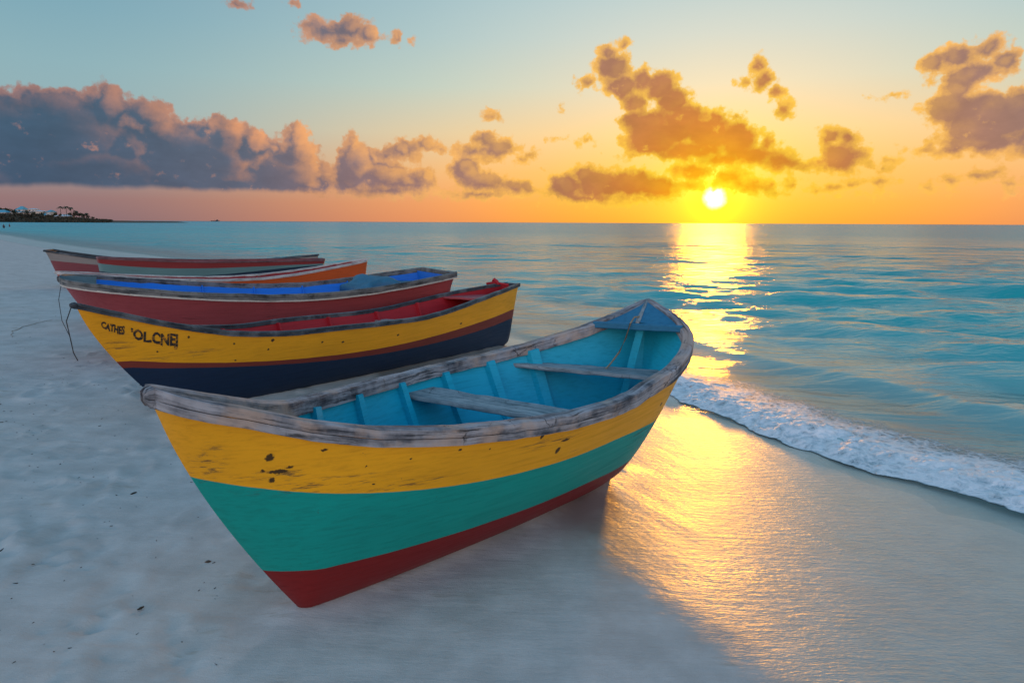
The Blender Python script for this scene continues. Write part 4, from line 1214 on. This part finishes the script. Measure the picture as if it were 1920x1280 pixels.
# pale beach at its foot
bx = np.linspace(-520 * HK, -285 * HK, 60); by = np.linspace(0, 1, 6)
BX, BY = np.meshgrid(bx, by, indexing='ij')
_fb = smooth01(-BX / HK, 290, 325)
tag(grid_obj('far_beach', BX, 430 * HK + (BX + 400 * HK) * -.05 + (-62 + BY * 34) * HK, WL - .3 + (.2 + BY * 1.4) * _fb, plain('far_sand', (0.5, 0.48, 0.45), .9, .2, .2)), kind='structure')
rl = np.random.default_rng(21)
leaf_dark = plain('dark_leaves', (0.030, 0.045, 0.018), .8, .7, .35)
leaf_brown = plain('brown_scrub_leaves', (0.050, 0.040, 0.020), .8, .7, .35)
palm_leaf = plain('palm_leaves', (0.035, 0.05, 0.02), .7, .6, .5)
bark = plain('bark', (0.08, 0.065, 0.05), .9, .5, 2)
parts_ = []
for _ in range(420):
    px = rl.uniform(-140, 205); x, y, z = head_at(px, rl.uniform(-36, 4))
    k = 1.0 if px < 150 else .55
    parts_.append(leaf_cloud(rl, x, y, z + .5 * k * HK, 3.2 * k * HK, 3.0 * k * HK, (1.1 + .4 * math.sin(px * .21)) * k * HK, 30, .8 * HK))
V_, F_ = join(parts_)
tag(mesh_obj('scrub', V_, F_, leaf_brown, None, False), kind='stuff')
TREES = [(-12, 8, 5.5), (4, 4, 6.0), (14, 2, 5.0), (27, 0, 4.6), (34, 6, 5.2), (50, -2, 3.6), (62, -10, 3.2), (80, -8, 3.4), (91, 0, 3.6), (104, -4, 3.8), (112, -10, 3.2), (128, -4, 4.0), (139, -2, 4.4), (149, 0, 4.6), (157, -3, 3.8), (165, -2, 3.0), (173, -4, 2.4), (181, -4, 1.7)]
for k, (px, dy, h) in enumerate(TREES):
    x, y, z = head_at(px, dy)
    t_ = tag(empty('tree', (x, y, z)), ['dark leafy tree on the headland across the bay', 'low rounded tree on the headland shore', 'wind bent tree near the tip of the headland'][0 if px < 60 else (1 if px < 140 else 2)], 'tree', 'trees on the headland' if px < 60 else ('low trees by the headland houses' if px < 140 else 'trees near the tip of the headland'))
    t_.scale = (HK,) * 3
    part('trunk', tube([(0, 0, -.4), (.1, 0, h * .3), (.25, .1, h * .6)], [.22, .16, .08], 6), bark, t_)
    bl = [leaf_cloud(rl, rl.normal(0, h * .16), rl.normal(0, h * .16), h * rl.uniform(.5, .85), h * .26, h * .26, h * .18, 42, h * .085) for _ in range(5)]
    part('crown', join(bl), leaf_dark, t_, smooth=False)
PALMS = [(115, -3, 7.6, 'tallest'), (125, -1, 8.0, ''), (134, -2, 7.6, ''), (143, -3, 5.8, ''), (161, -2, 4.6, '')]
PLAB = ['leftmost palm of the tall group on the headland', 'middle palm of the tall group on the headland', 'rightmost palm of the tall group on the headland', 'shorter palm just right of the tall palms', 'lowest palm near the tip of the headland']
for k, (px, dy, h, _) in enumerate(PALMS):
    x, y, z = head_at(px, dy)
    t_ = tag(empty('palm_tree', (x, y, z)), PLAB[k], 'palm', 'palms on the headland')
    t_.scale = (HK * 1.02,) * 3
    lean = rl.uniform(-.5, .5)
    part('trunk', tube([(0, 0, -.4), (lean * .3, 0, h * .4), (lean, 0, h * .9)], [.2, .15, .12], 6), bark, t_)
    fr = []
    for q in range(15):
        an = q * 2.4; el = rl.uniform(-.3, .8); L_ = rl.uniform(1.5, 2.1); rows = []
        for i in range(7):
            f = i / 6
            p_ = np.array([lean + math.cos(an) * L_ * f * math.cos(el * (1 - f)), math.sin(an) * L_ * f, h * .9 + L_ * (math.sin(el) * f - .75 * f * f)])
            sd = np.array([-math.sin(an), math.cos(an), 0]) * .34 * math.sin(math.pi * min(1, f * .9 + .12)) 
            rows.append(np.array([p_ - sd - [0, 0, .15], p_, p_ + sd - [0, 0, .15]]))
        fr.append(strip(rows))
    part('crown', join(fr), palm_leaf, t_, smooth=False)
# houses
white_wall = plain('white_house_wall', (0.62, 0.60, 0.58), .8, .2, 1)
cream_wall = plain('cream_house_wall', (0.70, 0.58, 0.48), .8, .2, 1)
teal_roof = plain('turquoise_roof', (0.10, 0.36, 0.46), .6, .3, 1)
pale_roof = plain('pale_roof', (0.55, 0.58, 0.60), .7, .3, 1)
pane = plain('dark_window', (0.02, 0.03, 0.04), .2, .1, 1)
def box(cx, cy, cz, sx, sy, sz):
    V = [(cx + a_ * sx / 2, cy + b_ * sy / 2, cz + c_ * sz) for c_ in (0, 1) for a_, b_ in ((-1, -1), (1, -1), (1, 1), (-1, 1))]
    return np.array(V, float), [(3, 2, 1, 0), (4, 5, 6, 7), (0, 1, 5, 4), (1, 2, 6, 5), (2, 3, 7, 6), (3, 0, 4, 7)]
def hip(cx, cy, cz, sx, sy, h, over=.3, ridge=.4):
    a_, b_ = sx / 2 + over, sy / 2 + over; r_ = a_ * ridge
    V = [(cx - a_, cy - b_, cz), (cx + a_, cy - b_, cz), (cx + a_, cy + b_, cz), (cx - a_, cy + b_, cz), (cx - r_, cy, cz + h), (cx + r_, cy, cz + h)]
    return np.array(V, float), [(0, 1, 5, 4), (2, 3, 4, 5), (1, 2, 5), (3, 0, 4), (3, 2, 1, 0)]
HOUSES = [  # column, depth, blocks (dx, dz, width, height), roof height, wall, roof, label
 (5, 0, [(0, 0, 9, 3.2)], 1.6, white_wall, teal_roof, 'house with a wide turquoise roof at the left edge of the headland'),
 (38, 4, [(0, 0, 7.5, 3.6), (1.5, 3.6, 4.0, 1.6)], 2.0, white_wall, teal_roof, 'tall house with a pointed turquoise roof high on the headland'),
 (67, 2, [(-3.5, 0, 6, 3.4), (2.0, 0, 7, 4.2), (7.5, 0, 5, 2.6), (-1.5, 3.4, 4.4, 2.0)], .7, cream_wall, pale_roof, 'sprawling cream villa with stacked white roofs, biggest on the headland'),
 (97, -2, [(0, 0, 2.6, 4.6), (-3.2, 0, 4.0, 2.8)], 1.2, white_wall, teal_roof, 'small turquoise tower house between the villa and the palms'),
 (121, -4, [(0, 0, 8.5, 2.8)], 1.2, white_wall, pale_roof, 'low white house under the palms on the headland')]
for px, dy, blocks, rh_, wm, rm, lab in HOUSES:
    x, y, z = head_at(px, dy)
    hr = tag(empty('house', (x, y, z - 2.0)), lab, 'house', 'houses on the headland')
    hr.scale = (HK,) * 3
    part('wall', join([box(dx_, i * .35, dz_ - (1.6 if dz_ == 0 else 0), w_, 6 - .5 * i, h_ + (1.6 if dz_ == 0 else 0)) for i, (dx_, dz_, w_, h_) in enumerate(blocks)]), wm, hr, smooth=False)
    for i, (dx_, dz_, w_, h_) in enumerate(blocks):
        part('roof', hip(dx_, i * .35, dz_ + h_ + .003 * i, w_, 6 - .5 * i, rh_, .3 + .02 * i), rm, hr, smooth=False)
        nw = max(1, int(w_ / 2.2))
        for q in range(nw):
            wx = dx_ - w_ / 2 + (q + .5) * w_ / nw
            part('window', box(wx, i * .35 - (6 - .5 * i) / 2 - .02, dz_ + h_ * .4, 1.0, .08, min(1.2, h_ * .4)), pane, hr, smooth=False)

# ------------------------------------------------------------------ two bathers and a far ship
skin_m = plain('skin', (0.22, 0.11, 0.07), .6, .2, 3)
def bather(px, py, label, shirt, face):
    d_ = CAM_Z - WL; v = pix_dir(px, py); k = d_ / -v.z
    x, y = v.x * k, v.y * k
    root = tag(empty('person', (x, y, WL - .72), face), label, 'person', 'people wading in the bay')
    J = [(0, 0, .92), (0, 0, 1.12), (0, 0, 1.38), (0, 0, 1.50), (0, .01, 1.62), (0, .01, 1.76),
         (.19, 0, 1.42), (.27, .03, 1.15), (.30, .12, .92), (-.19, 0, 1.42), (-.28, .02, 1.15), (-.26, .16, .95),
         (.10, 0, .86), (.12, .03, .46), (.13, -.02, .04), (-.10, 0, .86), (-.12, .08, .47), (-.13, .02, .04), (.13, .1, 0.0), (-.13, .14, 0.0)]
    E_ = [(0, 1), (1, 2), (2, 3), (3, 4), (4, 5), (2, 6), (6, 7), (7, 8), (2, 9), (9, 10), (10, 11), (0, 12), (12, 13), (13, 14), (0, 15), (15, 16), (16, 17), (14, 18), (17, 19)]
    rad_ = [.15, .14, .16, .06, .10, .085, .065, .05, .035, .065, .05, .035, .09, .065, .045, .09, .065, .045, .03, .03]
    me = bpy.data.meshes.new('body'); me.from_pydata(J, E_, []); me.update()
    o = bpy.data.objects.new('body', me); COL.objects.link(o); o.parent = root
    o.modifiers.new('Skin', 'SKIN'); 
    for i, q in enumerate(rad_):
        me.skin_vertices[0].data[i].radius = (q, q * .8)
        me.skin_vertices[0].data[i].use_root = (i == 0)
    o.modifiers.new('Sub', 'SUBSURF').levels = 1
    me.materials.append(skin_m)
    ring = lambda z_, a_, b_: np.array([(a_ * math.cos(t_), b_ * math.sin(t_), z_) for t_ in np.linspace(0, 6.2832, 15)[:-1]])
    part('shirt', strip([ring(.84, .19, .15), ring(1.0, .18, .145), ring(1.2, .2, .155), ring(1.4, .21, .14), ring(1.48, .10, .10)], True), shirt, root)
    part('hair', strip([ring(1.66, .105, .10), ring(1.74, .108, .10), ring(1.81, .08, .075), ring(1.83, .02, .02)], True, True), ink, root)
bather(7.5, 428.0, 'person in dark blue top wading at the left edge, nearer one', plain('navy_cloth', (0.01, 0.02, 0.04), .8, .3, 5), .4)
bather(18, 425.5, 'person in dark red top wading farther out in the bay', plain('dark_red_cloth', (0.06, 0.01, 0.015), .8, .3, 5), -.5)
ship_m = plain('ship_grey', (0.05, 0.06, 0.075), .6, .3, .05)
_p = pix_at(404, 413.6, 5200)
ship = tag(empty('ship', (_p.x, _p.y, WL - .5), .3), 'tiny grey ship on the horizon left of centre', 'ship')
part('hull', strip([np.array([(xx, -yy, 4.6 + .02 * abs(xx) * (xx < 0)), (xx, -yy * .7, 0), (xx, yy * .7, 0), (xx, yy, 4.6 + .02 * abs(xx) * (xx < 0))]) for xx, yy in ((-30, .3), (-22, 3), (-8, 4.4), (12, 4.6), (24, 4.0), (27, 3.2))], True, True), ship_m, ship, smooth=False)
part('cabin', join([box(10, 0, 4.6, 16, 6, 5), box(12, 0, 9.6, 8, 5, 3)]), ship_m, ship, smooth=False)
part('mast', tube([(-6, 0, 4.6), (-6, 0, 15)], .5, 6), ship_m, ship)

# ------------------------------------------------------------------ what the tide left on the sand
def ground_at(px, py):
    z = 0.0
    for _ in range(6):
        v = pix_dir(px, py); k = (z - CAM_Z) / v.z
        z = ground_z(v.x * k, v.y * k)
    return v.x * k, v.y * k, z
dead = plain('dead_seaweed', (0.035, 0.026, 0.016), .8, .5, 30)
shell_m = plain('brown_shell', (0.09, 0.06, 0.04), .5, .5, 40)
def pebble(r, size):
    rows = []
    for i in range(7):
        f = i / 6; a_ = math.sin(math.pi * (f * .94 + .03))
        rows.append(np.array([(size * 1.5 * (f - .5) * 1.4, size * .7 * a_ * math.cos(q) * r.uniform(.85, 1.15), size * .45 * a_ * math.sin(q) + size * .15) for q in np.linspace(0, 6.2832, 9)[:-1]]))
    return strip(rows, True, True)
for px, py, size, lab in ((390, 1053, .018, 'small brown shell on bare sand left of the nearest boat'),):
    x, y, z = ground_at(px, py)
    o = mesh_obj('shell', *pebble(rl, size), shell_m); o.location = (x, y, z); o.rotation_euler = (0, 0, .3); tag(o, lab, 'shell')
def twig(px0, py0, px1, py1, r_, lab, name='twig', cat='twig', sag=0, mat=dead, n=7):
    a_, b_ = np.array(ground_at(px0, py0)), np.array(ground_at(px1, py1)); pts = []
    for i in range(n):
        f = i / (n - 1); q = a_ + (b_ - a_) * f
        d = b_ - a_; q[:2] += np.array([-d[1], d[0]]) * (sag * math.sin(math.pi * f) + rl.normal(0, .012))
        q[2] = ground_z(q[0], q[1]) + r_ * .7
        pts.append(q - a_)
    o = mesh_obj(name, *tube(pts, [r_ * (1 - .5 * abs(2 * i / (n - 1) - 1)) for i in range(n)], 6), mat); o.location = a_
    return tag(o, lab, cat)
twig(258, 1144, 270, 1138, .007, 'short curled dark twig on sand below and left of the nearest boat')
twig(0, 1034, 16, 1026, .007, 'dark twig on the sand at the left edge of the picture')
twig(245, 927, 256, 923, .007, 'dark flake of driftwood beside the green side of the nearest boat')
twig(22, 632, 96, 600, .005, 'long strand of brown seaweed on the sand left of the yellow boats', 'seaweed_strand', 'seaweed', .12, plain('brown_seaweed', (0.30, 0.25, 0.18), .8, .5, 30), 18)
# flecks past counting
bits = []
for _ in range(330):
    px, py = rl.uniform(-60, 430), 560 + 700 * rl.uniform(0, 1) ** 1.5
    if rl.uniform() < .5: px, py = 40 + rl.normal(0, 90), 740 + rl.normal(0, 130)
    if py < 560 or px > 0.45 * py + 20: continue
    x, y, z = ground_at(px, py)
    L_ = rl.uniform(.003, .010) * (1 + 1.0 * (rl.uniform() < .05)); an = rl.uniform(0, 6.28); w_ = L_ * rl.uniform(.12, .35)
    c_, s_ = math.cos(an), math.sin(an)
    st_ = strip([np.array([(x + c_ * q - s_ * ww, y + s_ * q + c_ * ww, z + hh) for ww, hh in ((-w_ * e, .001), (0, .004 + w_ * .5), (w_ * e, .001))]) for q, e in ((-L_, .2), (-L_ * .3, 1), (L_ * .4, .8), (L_, .15))])
    bits.append(st_)
tag(mesh_obj('beach_litter', *join(bits), dead), kind='stuff')
